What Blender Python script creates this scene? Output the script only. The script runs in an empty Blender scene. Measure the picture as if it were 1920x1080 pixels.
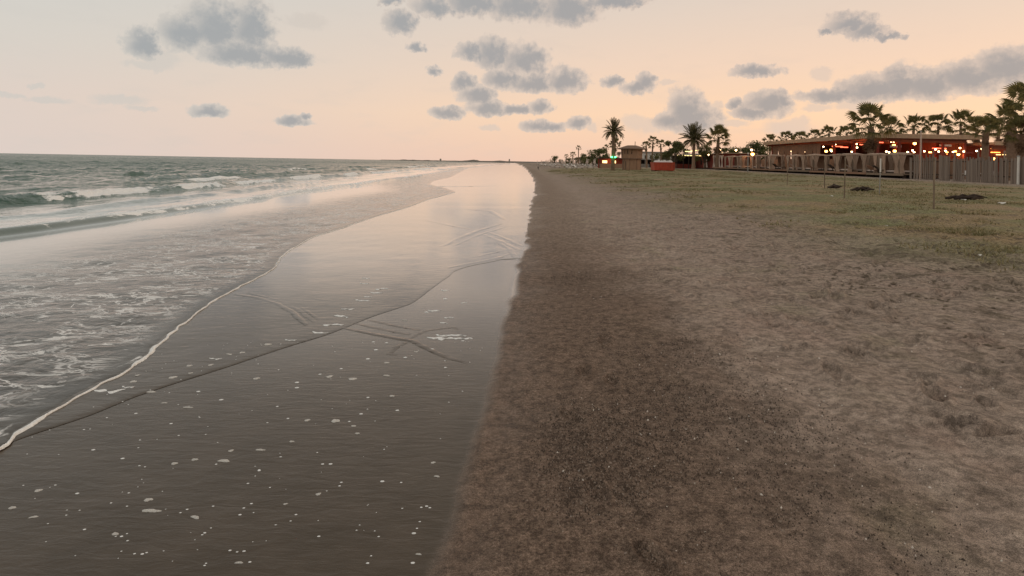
import bpy, bmesh, math, random
import numpy as np
from mathutils import Vector, Matrix, Euler

random.seed(7)
RNG = np.random.default_rng(11)
SC = bpy.context.scene
COL = SC.collection

# ------------------------------------------------------------------ camera
H = 1.75                 # eye height above the water line
F = 1100.0               # focal length in pixels of a 1920 wide picture
HY = 303.8               # picture row of the horizon on the optical axis
ROLL = math.radians(1.0)
cam_d = bpy.data.cameras.new("camera")
cam = bpy.data.objects.new("camera", cam_d)
COL.objects.link(cam)
cam.location = (0, 0, H)
cam.rotation_euler = (Matrix.Rotation(math.radians(90), 3, 'X') @ Matrix.Rotation(ROLL, 3, 'Z')).to_euler()
cam_d.sensor_width = 36
cam_d.lens = F / 1920 * 36
cam_d.shift_y = -(540 - HY) / 1920
cam_d.clip_start = 0.05
cam_d.clip_end = 30000
SC.camera = cam


def srgb(r, g, b):
    def c(v):
        v /= 255.0
        return v / 12.92 if v <= 0.04045 else ((v + 0.055) / 1.055) ** 2.4
    return (c(r), c(g), c(b), 1.0)


CR, SR = math.cos(ROLL), math.sin(ROLL)


def ray(px, py):
    u = (px - 960) / F
    v = (py - HY) / F
    return u * CR + v * SR, u * SR - v * CR      # x and z per metre of depth


def at(px, py, Y):
    a, b = ray(px, py)
    return Vector((a * Y, Y, H + b * Y))


def gz0(px, py, z=0.0):
    a, b = ray(px, py)
    Y = (H - z) / max(1e-5, -b)
    return a * Y, Y


# ------------------------------------------------------------------ world
SUN_AZ = math.radians(58)       # clockwise from +Y (camera forward)
SUN_EL = math.radians(4)
world = bpy.data.worlds.new("World")
SC.world = world
world.use_nodes = True
WT = world.node_tree
WT.nodes.clear()


def wn(t, **kw):
    n = WT.nodes.new(t)
    for k, v in kw.items():
        setattr(n, k, v)
    return n


def wmath(op, a, b=None, c=None, clamp=False):
    n = wn('ShaderNodeMath', operation=op, use_clamp=clamp)
    for i, x in enumerate((a, b, c)):
        if x is None:
            continue
        if isinstance(x, (int, float)):
            n.inputs[i].default_value = x
        else:
            WT.links.new(x, n.inputs[i])
    return n.outputs[0]


def wvec(op, a, b=None, c=None):
    n = wn('ShaderNodeVectorMath', operation=op)
    for i, x in enumerate((a, b, c)):
        if x is None:
            continue
        if isinstance(x, (tuple, list)):
            n.inputs[i].default_value = x
        else:
            WT.links.new(x, n.inputs[i])
    return n.outputs['Value'] if op == 'LENGTH' else n.outputs[0]


def wramp(fac, stops):
    n = wn('ShaderNodeValToRGB')
    cr = n.color_ramp
    while len(cr.elements) < len(stops):
        cr.elements.new(0.5)
    for e, (p, c) in zip(cr.elements, stops):
        e.position = p
        e.color = c
    WT.links.new(fac, n.inputs[0])
    return n.outputs[0]


def wmix(fac, a, b):
    n = wn('ShaderNodeMix', data_type='RGBA')
    for s, x in ((n.inputs[0], fac), (n.inputs[6], a), (n.inputs[7], b)):
        if isinstance(x, (int, float, tuple)):
            s.default_value = x
        else:
            WT.links.new(x, s)
    return n.outputs[2]


def wsmooth(x, lo, hi):
    n = wn('ShaderNodeMapRange', interpolation_type='SMOOTHSTEP')
    WT.links.new(x, n.inputs[0])
    n.inputs[1].default_value = lo
    n.inputs[2].default_value = hi
    return n.outputs[0]


tc = wn('ShaderNodeTexCoord')
sep = wn('ShaderNodeSeparateXYZ')
WT.links.new(tc.outputs['Generated'], sep.inputs[0])
AZ = wmath('ARCTAN2', sep.outputs[0], sep.outputs[1])
EL = wmath('ARCSINE', sep.outputs[2])
elf = wmath('MULTIPLY', wmath('ABSOLUTE', EL), 2 / math.pi, clamp=True)
toward = wmath('COSINE', wmath('SUBTRACT', AZ, SUN_AZ))
side = wsmooth(toward, -0.35, 1.0)
ramp_sun = wramp(elf, [(0.0, srgb(243, 197, 168)), (0.05, srgb(252, 211, 174)), (0.10, srgb(240, 208, 183)),
                       (0.17, srgb(222, 204, 189)), (0.4, srgb(200, 192, 182)), (1.0, srgb(188, 184, 177))])
ramp_away = wramp(elf, [(0.0, srgb(216, 203, 195)), (0.05, srgb(216, 203, 194)), (0.10, srgb(209, 204, 196)),
                        (0.17, srgb(201, 203, 199)), (0.4, srgb(190, 189, 183)), (1.0, srgb(186, 184, 178))])
grad = wmix(side, ramp_away, ramp_sun)
nish = wn('ShaderNodeTexSky', sky_type='NISHITA')
nish.sun_disc = False
nish.sun_elevation = SUN_EL
nish.sun_rotation = SUN_AZ
nish.dust_density = 2.0
nish_c = wvec('SCALE', nish.outputs[0])
WT.nodes[-1].inputs['Scale'].default_value = 0.1
sky_c = wmix(0.04, grad, nish_c)

# clouds, laid out as directions (azimuth, elevation) on the sky: centre x, y and half width, height up, height down
# (all read off the photograph and turned into angles)
CL = [
    # big one upper left
    (268, 86, 30, 30, 24), (300, 108, 36, 16, 20), (350, 62, 48, 36, 34), (405, 60, 62, 55, 34), (470, 55, 46, 48, 44),
    (452, 104, 78, 26, 20), (530, 108, 60, 18, 16), (565, 112, 32, 9, 12), (275, 124, 36, 6, 8),
    # streaks on the left
    (90, 187, 40, 5, 5), (20, 178, 26, 4, 4), (225, 188, 46, 8, 8), (268, 203, 30, 4, 5), (390, 212, 36, 14, 8),
    (551, 229, 32, 10, 7), (575, 220, 9, 6, 5), (572, 40, 34, 13, 13), (72, 161, 12, 4, 4),
    # upper middle bank
    (753, 45, 30, 20, 20), (735, 4, 22, 12, 8), (815, 15, 42, 22, 16), (890, 10, 60, 34, 18), (970, 14, 66, 40, 24), (1065, 20, 62, 40, 26),
    (1150, 5, 66, 20, 12), (778, 88, 16, 10, 9), (815, 133, 15, 9, 9),
    # middle cluster
    (885, 100, 28, 16, 14), (925, 104, 40, 28, 22), (985, 118, 40, 32, 22), (945, 150, 36, 20, 18), (1000, 158, 44, 18, 14),
    (1060, 156, 40, 26, 18), (870, 155, 22, 14, 16), (895, 180, 32, 16, 18), (915, 204, 38, 14, 12), (965, 206, 26, 9, 8),
    (1012, 203, 22, 13, 10), (840, 213, 30, 11, 10), (1146, 155, 17, 11, 10), (1195, 165, 32, 12, 12), (1208, 158, 20, 18, 16), (1252, 156, 18, 5, 4),
    (1010, 237, 34, 11, 11), (1040, 240, 22, 8, 8), (1086, 232, 22, 13, 11), (918, 240, 15, 5, 5), (1115, 240, 8, 8, 7),
    # middle right
    (1190, 226, 22, 10, 18), (1225, 232, 30, 10, 14), (1285, 210, 34, 36, 30), (1300, 222, 52, 26, 28), (1255, 228, 30, 16, 16), (1370, 232, 30, 5, 6),
    (1378, 197, 16, 10, 7), (1410, 212, 38, 12, 12), (1440, 196, 42, 22, 24), (1470, 190, 18, 14, 14), (1480, 240, 40, 12, 12), (1500, 228, 18, 8, 8),
    (1418, 136, 44, 12, 9), (1545, 135, 18, 8, 16), (1530, 203, 26, 7, 6), (1345, 199, 12, 8, 6),
    # right hand banks
    (1590, 46, 46, 22, 18), (1628, 60, 44, 14, 14), (1665, 68, 28, 7, 7), (1550, 60, 18, 6, 6),
    (1560, 180, 62, 12, 12), (1640, 172, 74, 26, 18), (1690, 160, 50, 32, 24), (1740, 162, 66, 30, 24), (1820, 150, 70, 34, 26), (1890, 130, 70, 36, 30), (1980, 120, 70, 44, 36),
    (1600, 196, 34, 8, 10),
]


def dir_of(px, py):
    a, b = ray(px, py)
    return math.atan(a), math.atan2(b, math.hypot(1, a))


comb = wn('ShaderNodeCombineXYZ')
WT.links.new(AZ, comb.inputs[0])
WT.links.new(EL, comb.inputs[1])


def wnoise(vec, scale, detail, rough=0.5, lac=2.0):
    n = wn('ShaderNodeTexNoise', noise_dimensions='2D')
    WT.links.new(vec, n.inputs['Vector'])
    n.inputs['Scale'].default_value = scale
    n.inputs['Detail'].default_value = detail
    n.inputs['Roughness'].default_value = rough
    n.inputs['Lacunarity'].default_value = lac
    return n


n1 = wnoise(comb.outputs[0], 26, 1.0)
n2 = wnoise(comb.outputs[0], 75, 5.0, 0.62)
w1 = wvec('MULTIPLY', wvec('SUBTRACT', n1.outputs['Color'], (0.5, 0.5, 0.5)), (0.022, 0.012, 0))
w2 = wvec('MULTIPLY', wvec('SUBTRACT', n2.outputs['Color'], (0.5, 0.5, 0.5)), (0.026, 0.020, 0))
wsum = wvec('SCALE', wvec('ADD', w1, w2))
wsc = wn('ShaderNodeMapRange')
WT.links.new(EL, wsc.inputs[0])
for _i, _v in ((1, 0.02), (2, 0.20), (3, 0.42), (4, 1.05)):
    wsc.inputs[_i].default_value = _v
WT.links.new(wsc.outputs[0], [n for n in WT.nodes if n.bl_idname == 'ShaderNodeVectorMath' and n.operation == 'SCALE'][-1].inputs['Scale'])
P2 = wvec('ADD', comb.outputs[0], wsum)
sp = wn('ShaderNodeSeparateXYZ')
WT.links.new(P2, sp.inputs[0])
c3 = wn('ShaderNodeCombineXYZ')
WT.links.new(sp.outputs[0], c3.inputs[0])
WT.links.new(sp.outputs[1], c3.inputs[1])
WT.links.new(wmath('MULTIPLY', sp.outputs[1], -1.0), c3.inputs[2])
V3 = c3.outputs[0]
FAINT = {(90, 187), (20, 178), (72, 161), (572, 40), (275, 124), (1545, 135), (1530, 203), (918, 240), (1600, 196), (1225, 232), (1190, 226), (1480, 240), (1500, 228), (1370, 232),
         (1345, 199), (225, 188), (268, 203), (1115, 240), (1252, 156), (300, 108)}


def field(cl):
    dist = None
    for (cx, cy, hw, hu, hd) in cl:
        ca, ce = dir_of(cx, cy)
        sa = abs(dir_of(cx + hw, cy)[0] - dir_of(cx - hw, cy)[0]) / 2 * 1.0
        su = abs(dir_of(cx, cy - hu)[1] - ce) * 1.12
        sd = abs(dir_of(cx, cy + hd)[1] - ce) * 1.0
        m = wvec('MULTIPLY_ADD', V3, (1 / sa, 1 / su, 1 / sd), (-ca / sa, -ce / su, ce / sd))
        m = wvec('MAXIMUM', m, (-99.0, 0.0, 0.0))
        d = wvec('LENGTH', m)
        dist = d if dist is None else wmath('MINIMUM', dist, d)
    return dist


dist = field([c for c in CL if (c[0], c[1]) not in FAINT])
dist_f = field([c for c in CL if (c[0], c[1]) in FAINT])
# other sky far from the view carries similar scattered cloud
n3 = wnoise(comb.outputs[0], 5.0, 4.0, 0.55)
offv = wsmooth(wmath('ABSOLUTE', AZ), 1.0, 1.35)
offc = wmath('MULTIPLY', wsmooth(n3.outputs['Fac'], 0.56, 0.66), offv)
n5 = wnoise(comb.outputs[0], 38, 3.0, 0.6)
dn = wmath('ADD', dist, wmath('MULTIPLY', wmath('SUBTRACT', n5.outputs['Fac'], 0.5), 0.45))
edge1 = wmath('SUBTRACT', 1.0, wsmooth(dn, 1.04, 1.36))
edge2 = wmath('MULTIPLY', wmath('SUBTRACT', 1.0, wsmooth(dist_f, 0.7, 1.5)), 0.75)
edge = wmath('MAXIMUM', edge1, edge2)
alpha = wmath('MULTIPLY', wmath('MAXIMUM', edge, offc), 0.84)
core = wmath('SUBTRACT', 1.0, wsmooth(wmath('ADD', dn, wmath('MULTIPLY', n2.outputs['Fac'], 0.9)), 0.70, 1.80))
cl_edge = wmix(side, srgb(196, 194, 188), srgb(214, 194, 179))
cl_core = wmix(side, srgb(150, 157, 161), srgb(149, 149, 151))
cl_c = wmix(core, cl_edge, cl_core)
# thin veils between the clouds
n4 = wnoise(wvec('MULTIPLY', comb.outputs[0], (1.0, 3.2, 1.0)), 9, 4.0, 0.6)
veil = wmath('MULTIPLY', wsmooth(n4.outputs['Fac'], 0.5, 0.75), 0.16)
sky_v = wmix(veil, sky_c, cl_edge)
sky_f = wmix(alpha, sky_v, cl_c)
bg = wn('ShaderNodeBackground')
WT.links.new(sky_f, bg.inputs[0])
bg.inputs[1].default_value = 1.0
wo = wn('ShaderNodeOutputWorld')
WT.links.new(bg.outputs[0], wo.inputs[0])
SC.cycles.use_adaptive_sampling = True
SC.cycles.adaptive_threshold = 0.02
world.cycles.sampling_method = 'MANUAL'
world.cycles.sample_map_resolution = 512

# ------------------------------------------------------------------ sun (already low behind cloud)
sun_d = bpy.data.lights.new("sun", 'SUN')
sun_d.energy = 0.5
sun_d.angle = math.radians(12)
sun_d.color = (1.0, 0.78, 0.55)
sun = bpy.data.objects.new("sun", sun_d)
COL.objects.link(sun)
sdir = Vector((math.sin(SUN_AZ) * math.cos(SUN_EL), math.cos(SUN_AZ) * math.cos(SUN_EL), math.sin(SUN_EL)))
sun.rotation_euler = sdir.to_track_quat('Z', 'Y').to_euler()

SC.view_settings.view_transform = 'Standard'
SC.view_settings.look = 'None'
SC.view_settings.exposure = 0.12
SC.view_settings.gamma = 1.0
SC.view_settings.use_curve_mapping = False
SC.render.engine = 'CYCLES'
SC.cycles.use_denoising = True
SC.cycles.max_bounces = 5
SC.cycles.glossy_bounces = 3
SC.cycles.diffuse_bounces = 3
SC.cycles.sample_clamp_indirect = 3.0

# ------------------------------------------------------------------ helpers


ONES = ['first', 'second', 'third', 'fourth', 'fifth', 'sixth', 'seventh', 'eighth', 'ninth', 'tenth', 'eleventh', 'twelfth', 'thirteenth', 'fourteenth', 'fifteenth',
        'sixteenth', 'seventeenth', 'eighteenth', 'nineteenth', 'twentieth'] + ['twenty ' + w for w in ('first', 'second', 'third', 'fourth', 'fifth', 'sixth', 'seventh', 'eighth', 'ninth')] + \
       ['thirtieth'] + ['thirty ' + w for w in ('first', 'second', 'third', 'fourth', 'fifth', 'sixth', 'seventh', 'eighth', 'ninth')] + ['fortieth']


def tag(o, label=None, cat=None, group=None, kind=None):
    if label:
        o['label'] = label
    if cat:
        o['category'] = cat
    if group:
        o['group'] = group
    if kind:
        o['kind'] = kind
    return o


def empty(name, loc=(0, 0, 0), rz=0.0):
    o = bpy.data.objects.new(name, None)
    COL.objects.link(o)
    o.location = loc
    o.rotation_euler = (0, 0, rz)
    o.empty_display_size = 0.2
    return o


def link(name, me, mat=None, parent=None, loc=None, rot=None, scale=None):
    o = bpy.data.objects.new(name, me)
    COL.objects.link(o)
    if mat is not None and len(me.materials) == 0:
        me.materials.append(mat)
    o.parent = parent
    if loc is not None:
        o.location = loc
    if rot is not None:
        o.rotation_euler = rot
    if scale is not None:
        o.scale = scale if not isinstance(scale, (int, float)) else (scale,) * 3
    return o


def smooth(me):
    me.polygons.foreach_set('use_smooth', [True] * len(me.polygons))
    me.update()
    return me


class MB:
    """collects boxes, bars and sheets into one mesh"""

    def __init__(s):
        s.v, s.f = [], []

    def quad(s, a, b, c, d):
        n = len(s.v)
        s.v += [tuple(a), tuple(b), tuple(c), tuple(d)]
        s.f.append((n, n + 1, n + 2, n + 3))

    def tri(s, a, b, c):
        n = len(s.v)
        s.v += [tuple(a), tuple(b), tuple(c)]
        s.f.append((n, n + 1, n + 2))

    def box(s, x0, x1, y0, y1, z0, z1, M=None):
        n = len(s.v)
        p = [(x0, y0, z0), (x1, y0, z0), (x1, y1, z0), (x0, y1, z0), (x0, y0, z1), (x1, y0, z1), (x1, y1, z1), (x0, y1, z1)]
        if M is not None:
            p = [tuple(M @ Vector(q)) for q in p]
        s.v += p
        s.f += [tuple(n + i for i in q) for q in ((0, 3, 2, 1), (4, 5, 6, 7), (0, 1, 5, 4), (1, 2, 6, 5), (2, 3, 7, 6), (3, 0, 4, 7))]

    def tube(s, pts, rad, n=8, cap=True):
        base = len(s.v)
        m = len(pts)
        for i, p in enumerate(pts):
            p = Vector(p)
            d = (Vector(pts[min(i + 1, m - 1)]) - Vector(pts[max(i - 1, 0)])).normalized()
            a = Vector((0, 1, 0)) if abs(d.z) > 0.8 else Vector((0, 0, 1))
            e1 = d.cross(a).normalized()
            e2 = d.cross(e1)
            r = rad[i] if isinstance(rad, (list, tuple)) else rad
            for k in range(n):
                t = 2 * math.pi * k / n
                s.v.append(tuple(p + e1 * (r * math.cos(t)) + e2 * (r * math.sin(t))))
        for i in range(m - 1):
            for k in range(n):
                a0 = base + i * n + k
                a1 = base + i * n + (k + 1) % n
                s.f.append((a0, a1, a1 + n, a0 + n))
        if cap:
            s.f.append(tuple(base + k for k in range(n))[::-1])
            s.f.append(tuple(base + (m - 1) * n + k for k in range(n)))

    def grid(s, fn, nu, nv):
        base = len(s.v)
        for i in range(nu + 1):
            for j in range(nv + 1):
                s.v.append(tuple(fn(i / nu, j / nv)))
        for i in range(nu):
            for j in range(nv):
                a = base + i * (nv + 1) + j
                s.f.append((a, a + 1, a + nv + 2, a + nv + 1))

    def mesh(s, name, mat=None, sm=False):
        me = bpy.data.meshes.new(name)
        me.from_pydata(s.v, [], s.f)
        if mat:
            me.materials.append(mat)
        if sm:
            smooth(me)
        me.update()
        return me

    def build(s, name, mat, parent=None, sm=False, **kw):
        return link(name, s.mesh(name, mat, sm), None, parent, **kw)


def grid_mesh(name, P, attrs=None, mat=None, flip=False):
    R, C = P.shape[:2]
    me = bpy.data.meshes.new(name)
    me.vertices.add(R * C)
    me.vertices.foreach_set('co', P.reshape(-1).astype(np.float32))
    idx = np.arange(R * C).reshape(R, C)
    q = np.stack([idx[:-1, :-1], idx[:-1, 1:], idx[1:, 1:], idx[1:, :-1]], -1).reshape(-1, 4)
    if flip:
        q = q[:, ::-1]
    nf = len(q)
    me.loops.add(nf * 4)
    me.loops.foreach_set('vertex_index', q.reshape(-1).astype(np.int32))
    me.polygons.add(nf)
    me.polygons.foreach_set('loop_start', np.arange(0, nf * 4, 4, dtype=np.int32))
    me.polygons.foreach_set('loop_total', np.full(nf, 4, np.int32))
    me.polygons.foreach_set('use_smooth', np.ones(nf, bool))
    for k, a in (attrs or {}).items():
        at_ = me.attributes.new(k, 'FLOAT', 'POINT')
        at_.data.foreach_set('value', a.reshape(-1).astype(np.float32))
    if mat:
        me.materials.append(mat)
    me.update(calc_edges=True)
    me.validate()
    return me


def tri_mesh(name, V, Fc, mat=None, sm=False):
    """V (N,3), Fc (M,3)"""
    me = bpy.data.meshes.new(name)
    me.vertices.add(len(V))
    me.vertices.foreach_set('co', V.reshape(-1).astype(np.float32))
    nf = len(Fc)
    k = Fc.shape[1]
    me.loops.add(nf * k)
    me.loops.foreach_set('vertex_index', Fc.reshape(-1).astype(np.int32))
    me.polygons.add(nf)
    me.polygons.foreach_set('loop_start', np.arange(0, nf * k, k, dtype=np.int32))
    me.polygons.foreach_set('loop_total', np.full(nf, k, np.int32))
    if sm:
        me.polygons.foreach_set('use_smooth', np.ones(nf, bool))
    if mat:
        me.materials.append(mat)
    me.update(calc_edges=True)
    return me


def hash2(ix, iy, seed):
    n = (ix.astype(np.int64) * 374761393 + iy.astype(np.int64) * 668265263 + seed * 982451653) & 0x7fffffff
    n = ((n ^ (n >> 13)) * 1274126177) & 0x7fffffff
    n = n ^ (n >> 16)
    return (n & 0xffff) / 65535.0


def vnoise(x, y, seed=0):
    x = np.asarray(x, float)
    y = np.asarray(y, float)
    x, y = np.broadcast_arrays(x, y)
    ix, iy = np.floor(x), np.floor(y)
    fx, fy = x - ix, y - iy
    fx = fx * fx * (3 - 2 * fx)
    fy = fy * fy * (3 - 2 * fy)
    a = hash2(ix, iy, seed)
    b = hash2(ix + 1, iy, seed)
    c = hash2(ix, iy + 1, seed)
    d = hash2(ix + 1, iy + 1, seed)
    return (a + (b - a) * fx) + ((c + (d - c) * fx) - (a + (b - a) * fx)) * fy - 0.5     # -0.5..0.5


def fbm(x, y, oct=4, seed=0, gain=0.5):
    s, a, f = 0.0, 1.0, 1.0
    for o in range(oct):
        s = s + a * vnoise(x * f + 17.3 * o, y * f - 9.1 * o, seed + o)
        a *= gain
        f *= 2.03
    return s


def sstep(x, a, b):
    t = np.clip((x - a) / (b - a), 0, 1)
    return t * t * (3 - 2 * t)


# ------------------------------------------------------------------ materials
MATS = {}


def new_mat(name):
    m = bpy.data.materials.new(name)
    m.use_nodes = True
    nt = m.node_tree
    b = nt.nodes['Principled BSDF']
    return m, nt, b


def N(nt, t, **kw):
    n = nt.nodes.new(t)
    for k, v in kw.items():
        setattr(n, k, v)
    return n


def setin(nt, sock, x):
    if isinstance(x, (int, float, tuple, list)):
        sock.default_value = x
    else:
        nt.links.new(x, sock)


def nmath(nt, op, a, b=None, clamp=False):
    n = N(nt, 'ShaderNodeMath', operation=op, use_clamp=clamp)
    setin(nt, n.inputs[0], a)
    if b is not None:
        setin(nt, n.inputs[1], b)
    return n.outputs[0]


def nmix(nt, f, a, b):
    n = N(nt, 'ShaderNodeMix', data_type='RGBA')
    setin(nt, n.inputs[0], f)
    setin(nt, n.inputs[6], a)
    setin(nt, n.inputs[7], b)
    return n.outputs[2]


def nss(nt, x, lo, hi, a=0.0, b=1.0):
    n = N(nt, 'ShaderNodeMapRange', interpolation_type='SMOOTHSTEP')
    setin(nt, n.inputs[0], x)
    n.inputs[1].default_value = lo
    n.inputs[2].default_value = hi
    n.inputs[3].default_value = a
    n.inputs[4].default_value = b
    return n.outputs[0]


def nnoise(nt, vec, scale, detail=3.0, rough=0.5, dist=0.0):
    n = N(nt, 'ShaderNodeTexNoise')
    nt.links.new(vec, n.inputs['Vector'])
    n.inputs['Scale'].default_value = scale
    n.inputs['Detail'].default_value = detail
    n.inputs['Roughness'].default_value = rough
    n.inputs['Distortion'].default_value = dist
    return n.outputs['Fac']


def nattr(nt, name):
    return N(nt, 'ShaderNodeAttribute', attribute_name=name).outputs['Fac']


def nmap(nt, vec, sx, sy, sz, rz=0.0):
    n = N(nt, 'ShaderNodeMapping')
    nt.links.new(vec, n.inputs[0])
    n.inputs['Scale'].default_value = (sx, sy, sz)
    n.inputs['Rotation'].default_value = (0, 0, rz)
    return n.outputs[0]


def nbump(nt, h, strength, distance, normal=None):
    n = N(nt, 'ShaderNodeBump')
    setin(nt, n.inputs['Strength'], strength)
    n.inputs['Distance'].default_value = distance
    nt.links.new(h, n.inputs['Height'])
    if normal is not None:
        nt.links.new(normal, n.inputs['Normal'])
    return n.outputs[0]


def plain(name, col, rough=0.8, var=0.25, scale=3.0, spec=0.3, metallic=0.0, emis=None, estr=0.0, bump=0.0, stretch=(1, 1, 1)):
    """base colour with procedural wear"""
    if name in MATS:
        return MATS[name]
    m, nt, b = new_mat(name)
    tcn = N(nt, 'ShaderNodeTexCoord')
    v = nmap(nt, tcn.outputs['Object'], *stretch)
    n = nnoise(nt, v, scale, 5.0, 0.6)
    n_f = nnoise(nt, v, scale * 9, 3.0, 0.6)
    oi = N(nt, 'ShaderNodeObjectInfo')
    k = nmath(nt, 'ADD', nmath(nt, 'MULTIPLY', n, 0.7), nmath(nt, 'MULTIPLY', n_f, 0.3))
    k = nmath(nt, 'ADD', k, nmath(nt, 'MULTIPLY', nmath(nt, 'SUBTRACT', oi.outputs['Random'], 0.5), 0.25))
    lo = tuple(c * (1 - var) for c in col[:3]) + (1,)
    hi = tuple(min(1, c * (1 + var)) for c in col[:3]) + (1,)
    nt.links.new(nmix(nt, nss(nt, k, 0.25, 0.75), lo, hi), b.inputs['Base Color'])
    b.inputs['Roughness'].default_value = rough
    b.inputs['Specular IOR Level'].default_value = spec
    b.inputs['Metallic'].default_value = metallic
    if emis:
        b.inputs['Emission Color'].default_value = emis
        b.inputs['Emission Strength'].default_value = estr
    if bump:
        nt.links.new(nbump(nt, k, bump, 0.05), b.inputs['Normal'])
    MATS[name] = m
    return m


def leaf_mat(name, c1, c2, trans=0.25):
    m, nt, b = new_mat(name)
    g = N(nt, 'ShaderNodeNewGeometry')
    n = nnoise(nt, g.outputs['Position'], 1.3, 3.0)
    oi = N(nt, 'ShaderNodeObjectInfo')
    k = nmath(nt, 'ADD', n, nmath(nt, 'MULTIPLY', nmath(nt, 'SUBTRACT', g.outputs['Random Per Island'], 0.5), 0.7))
    k = nmath(nt, 'ADD', k, nmath(nt, 'MULTIPLY', nmath(nt, 'SUBTRACT', oi.outputs['Random'], 0.5), 0.3))
    c = nmix(nt, nss(nt, k, 0.15, 0.85), c1, c2)
    nt.links.new(c, b.inputs['Base Color'])
    b.inputs['Roughness'].default_value = 0.6
    b.inputs['Specular IOR Level'].default_value = 0.25
    tr = N(nt, 'ShaderNodeBsdfTranslucent')
    nt.links.new(c, tr.inputs[0])
    mx = N(nt, 'ShaderNodeMixShader')
    mx.inputs[0].default_value = trans
    nt.links.new(b.outputs[0], mx.inputs[1])
    nt.links.new(tr.outputs[0], mx.inputs[2])
    nt.links.new(mx.outputs[0], nt.nodes['Material Output'].inputs[0])
    return m


# ---- sand
def sand_material():
    m, nt, b = new_mat('sand')
    g = N(nt, 'ShaderNodeNewGeometry')
    pos = g.outputs['Position']
    sd = nattr(nt, 'sd')
    wet = nattr(nt, 'wet')
    gm = nattr(nt, 'grass')
    big = nnoise(nt, pos, 0.55, 4.0, 0.6)
    mid = nnoise(nt, pos, 3.0, 5.0, 0.65)
    fine = nnoise(nt, pos, 60.0, 4.0, 0.75)
    grit = nnoise(nt, pos, 210.0, 2.0, 0.6)
    vo = N(nt, 'ShaderNodeTexVoronoi')
    nt.links.new(pos, vo.inputs['Vector'])
    vo.inputs['Scale'].default_value = 130.0
    sdn = nmath(nt, 'ADD', sd, nmath(nt, 'MULTIPLY', nmath(nt, 'SUBTRACT', big, 0.5), 2.2))
    gravel = nmath(nt, 'MULTIPLY', nss(nt, sdn, -0.3, 0.5), nss(nt, sdn, 0.9, 2.6, 1.0, 0.0))
    tan_ = nmix(nt, nss(nt, mid, 0.3, 0.7), (0.262, 0.197, 0.154, 1), (0.410, 0.318, 0.258, 1))
    tan_ = nmix(nt, nmath(nt, 'MULTIPLY', nss(nt, big, 0.52, 0.75), 0.5), tan_, (0.36, 0.25, 0.205, 1))
    patch = nnoise(nt, pos, 1.3, 3.0, 0.55)
    tan_ = nmix(nt, nmath(nt, 'MULTIPLY', nss(nt, patch, 0.55, 0.75), 0.55), tan_, (0.33, 0.225, 0.175, 1))
    tan_ = nmix(nt, nmath(nt, 'MULTIPLY', nss(nt, patch, 0.45, 0.25), 0.5), tan_, (0.27, 0.235, 0.145, 1))
    damp = nmix(nt, nss(nt, mid, 0.35, 0.65), (0.165, 0.113, 0.084, 1), (0.215, 0.152, 0.115, 1))
    brown = nmix(nt, nss(nt, fine, 0.35, 0.65), (0.115, 0.075, 0.054, 1), (0.29, 0.205, 0.152, 1))
    sxy = N(nt, 'ShaderNodeSeparateXYZ')
    nt.links.new(pos, sxy.inputs[0])
    gravel = nmath(nt, 'MULTIPLY', gravel, nss(nt, sxy.outputs[1], 6.0, 14.0, 1.0, 0.25))
    damp = nmix(nt, nss(nt, sxy.outputs[1], 7.0, 20.0), damp, (0.285, 0.212, 0.162, 1))
    c = nmix(nt, nss(nt, sdn, 0.2, 2.6), damp, tan_)
    c = nmix(nt, nmath(nt, 'MULTIPLY', gravel, 0.85), c, brown)
    dkm = nmath(nt, 'MULTIPLY', nss(nt, mid, 0.50, 0.68), nmath(nt, 'MULTIPLY', nss(nt, sdn, 1.5, 5.0), nss(nt, sdn, 8.0, 14.0, 1.0, 0.25)))
    c = nmix(nt, nmath(nt, 'MULTIPLY', dkm, 0.75), c, (0.13, 0.10, 0.067, 1))
    band = nmath(nt, 'MULTIPLY', nss(nt, sd, 3.8, 6.5), nss(nt, sd, 8.5, 12.0, 1.0, 0.0))
    dug = nnoise(nt, nmap(nt, pos, 1.0, 0.8, 1.0, 0.3), 0.8, 6.0, 0.68, 0.3)
    c = nmix(nt, nmath(nt, 'MULTIPLY', nmath(nt, 'MULTIPLY', band, nss(nt, dug, 0.50, 0.62)), 0.62), c, (0.135, 0.104, 0.076, 1))
    # low creeping green among the sand further up
    gg = nmix(nt, nss(nt, nnoise(nt, pos, 0.35, 3.0), 0.4, 0.62), (0.195, 0.192, 0.085, 1), (0.290, 0.208, 0.110, 1))
    gk = nmath(nt, 'MULTIPLY', gm, nss(nt, nmath(nt, 'ADD', mid, nmath(nt, 'MULTIPLY', big, 0.5)), 0.48, 0.85, 0.38, 0.97))
    c = nmix(nt, gk, c, gg)
    # dark patches for turned-over damp sand and painted pit shade; fine mottling
    turn_shade = nmath(nt, 'MULTIPLY', nss(nt, nnoise(nt, nmap(nt, pos, 1.0, 1.0, 1.0, 0.5), 3.6, 6.0, 0.72, 0.4), 0.535, 0.585), nmath(nt, 'MULTIPLY', nss(nt, sdn, 1.8, 5.5), nss(nt, big, 0.38, 0.52)))
    c = nmix(nt, nmath(nt, 'MULTIPLY', turn_shade, nss(nt, sdn, 9.0, 16.0, 0.8, 0.35)), c, (0.125, 0.096, 0.068, 1))
    mot = nnoise(nt, pos, 13.0, 6.0, 0.78)
    mm = N(nt, 'ShaderNodeMix', data_type='RGBA', blend_type='MULTIPLY')
    mm.inputs[0].default_value = 1.0
    nt.links.new(c, mm.inputs[6])
    nt.links.new(nss(nt, mot, 0.34, 0.66, 0.58, 1.38), mm.inputs[7])
    c = mm.outputs[2]
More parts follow.
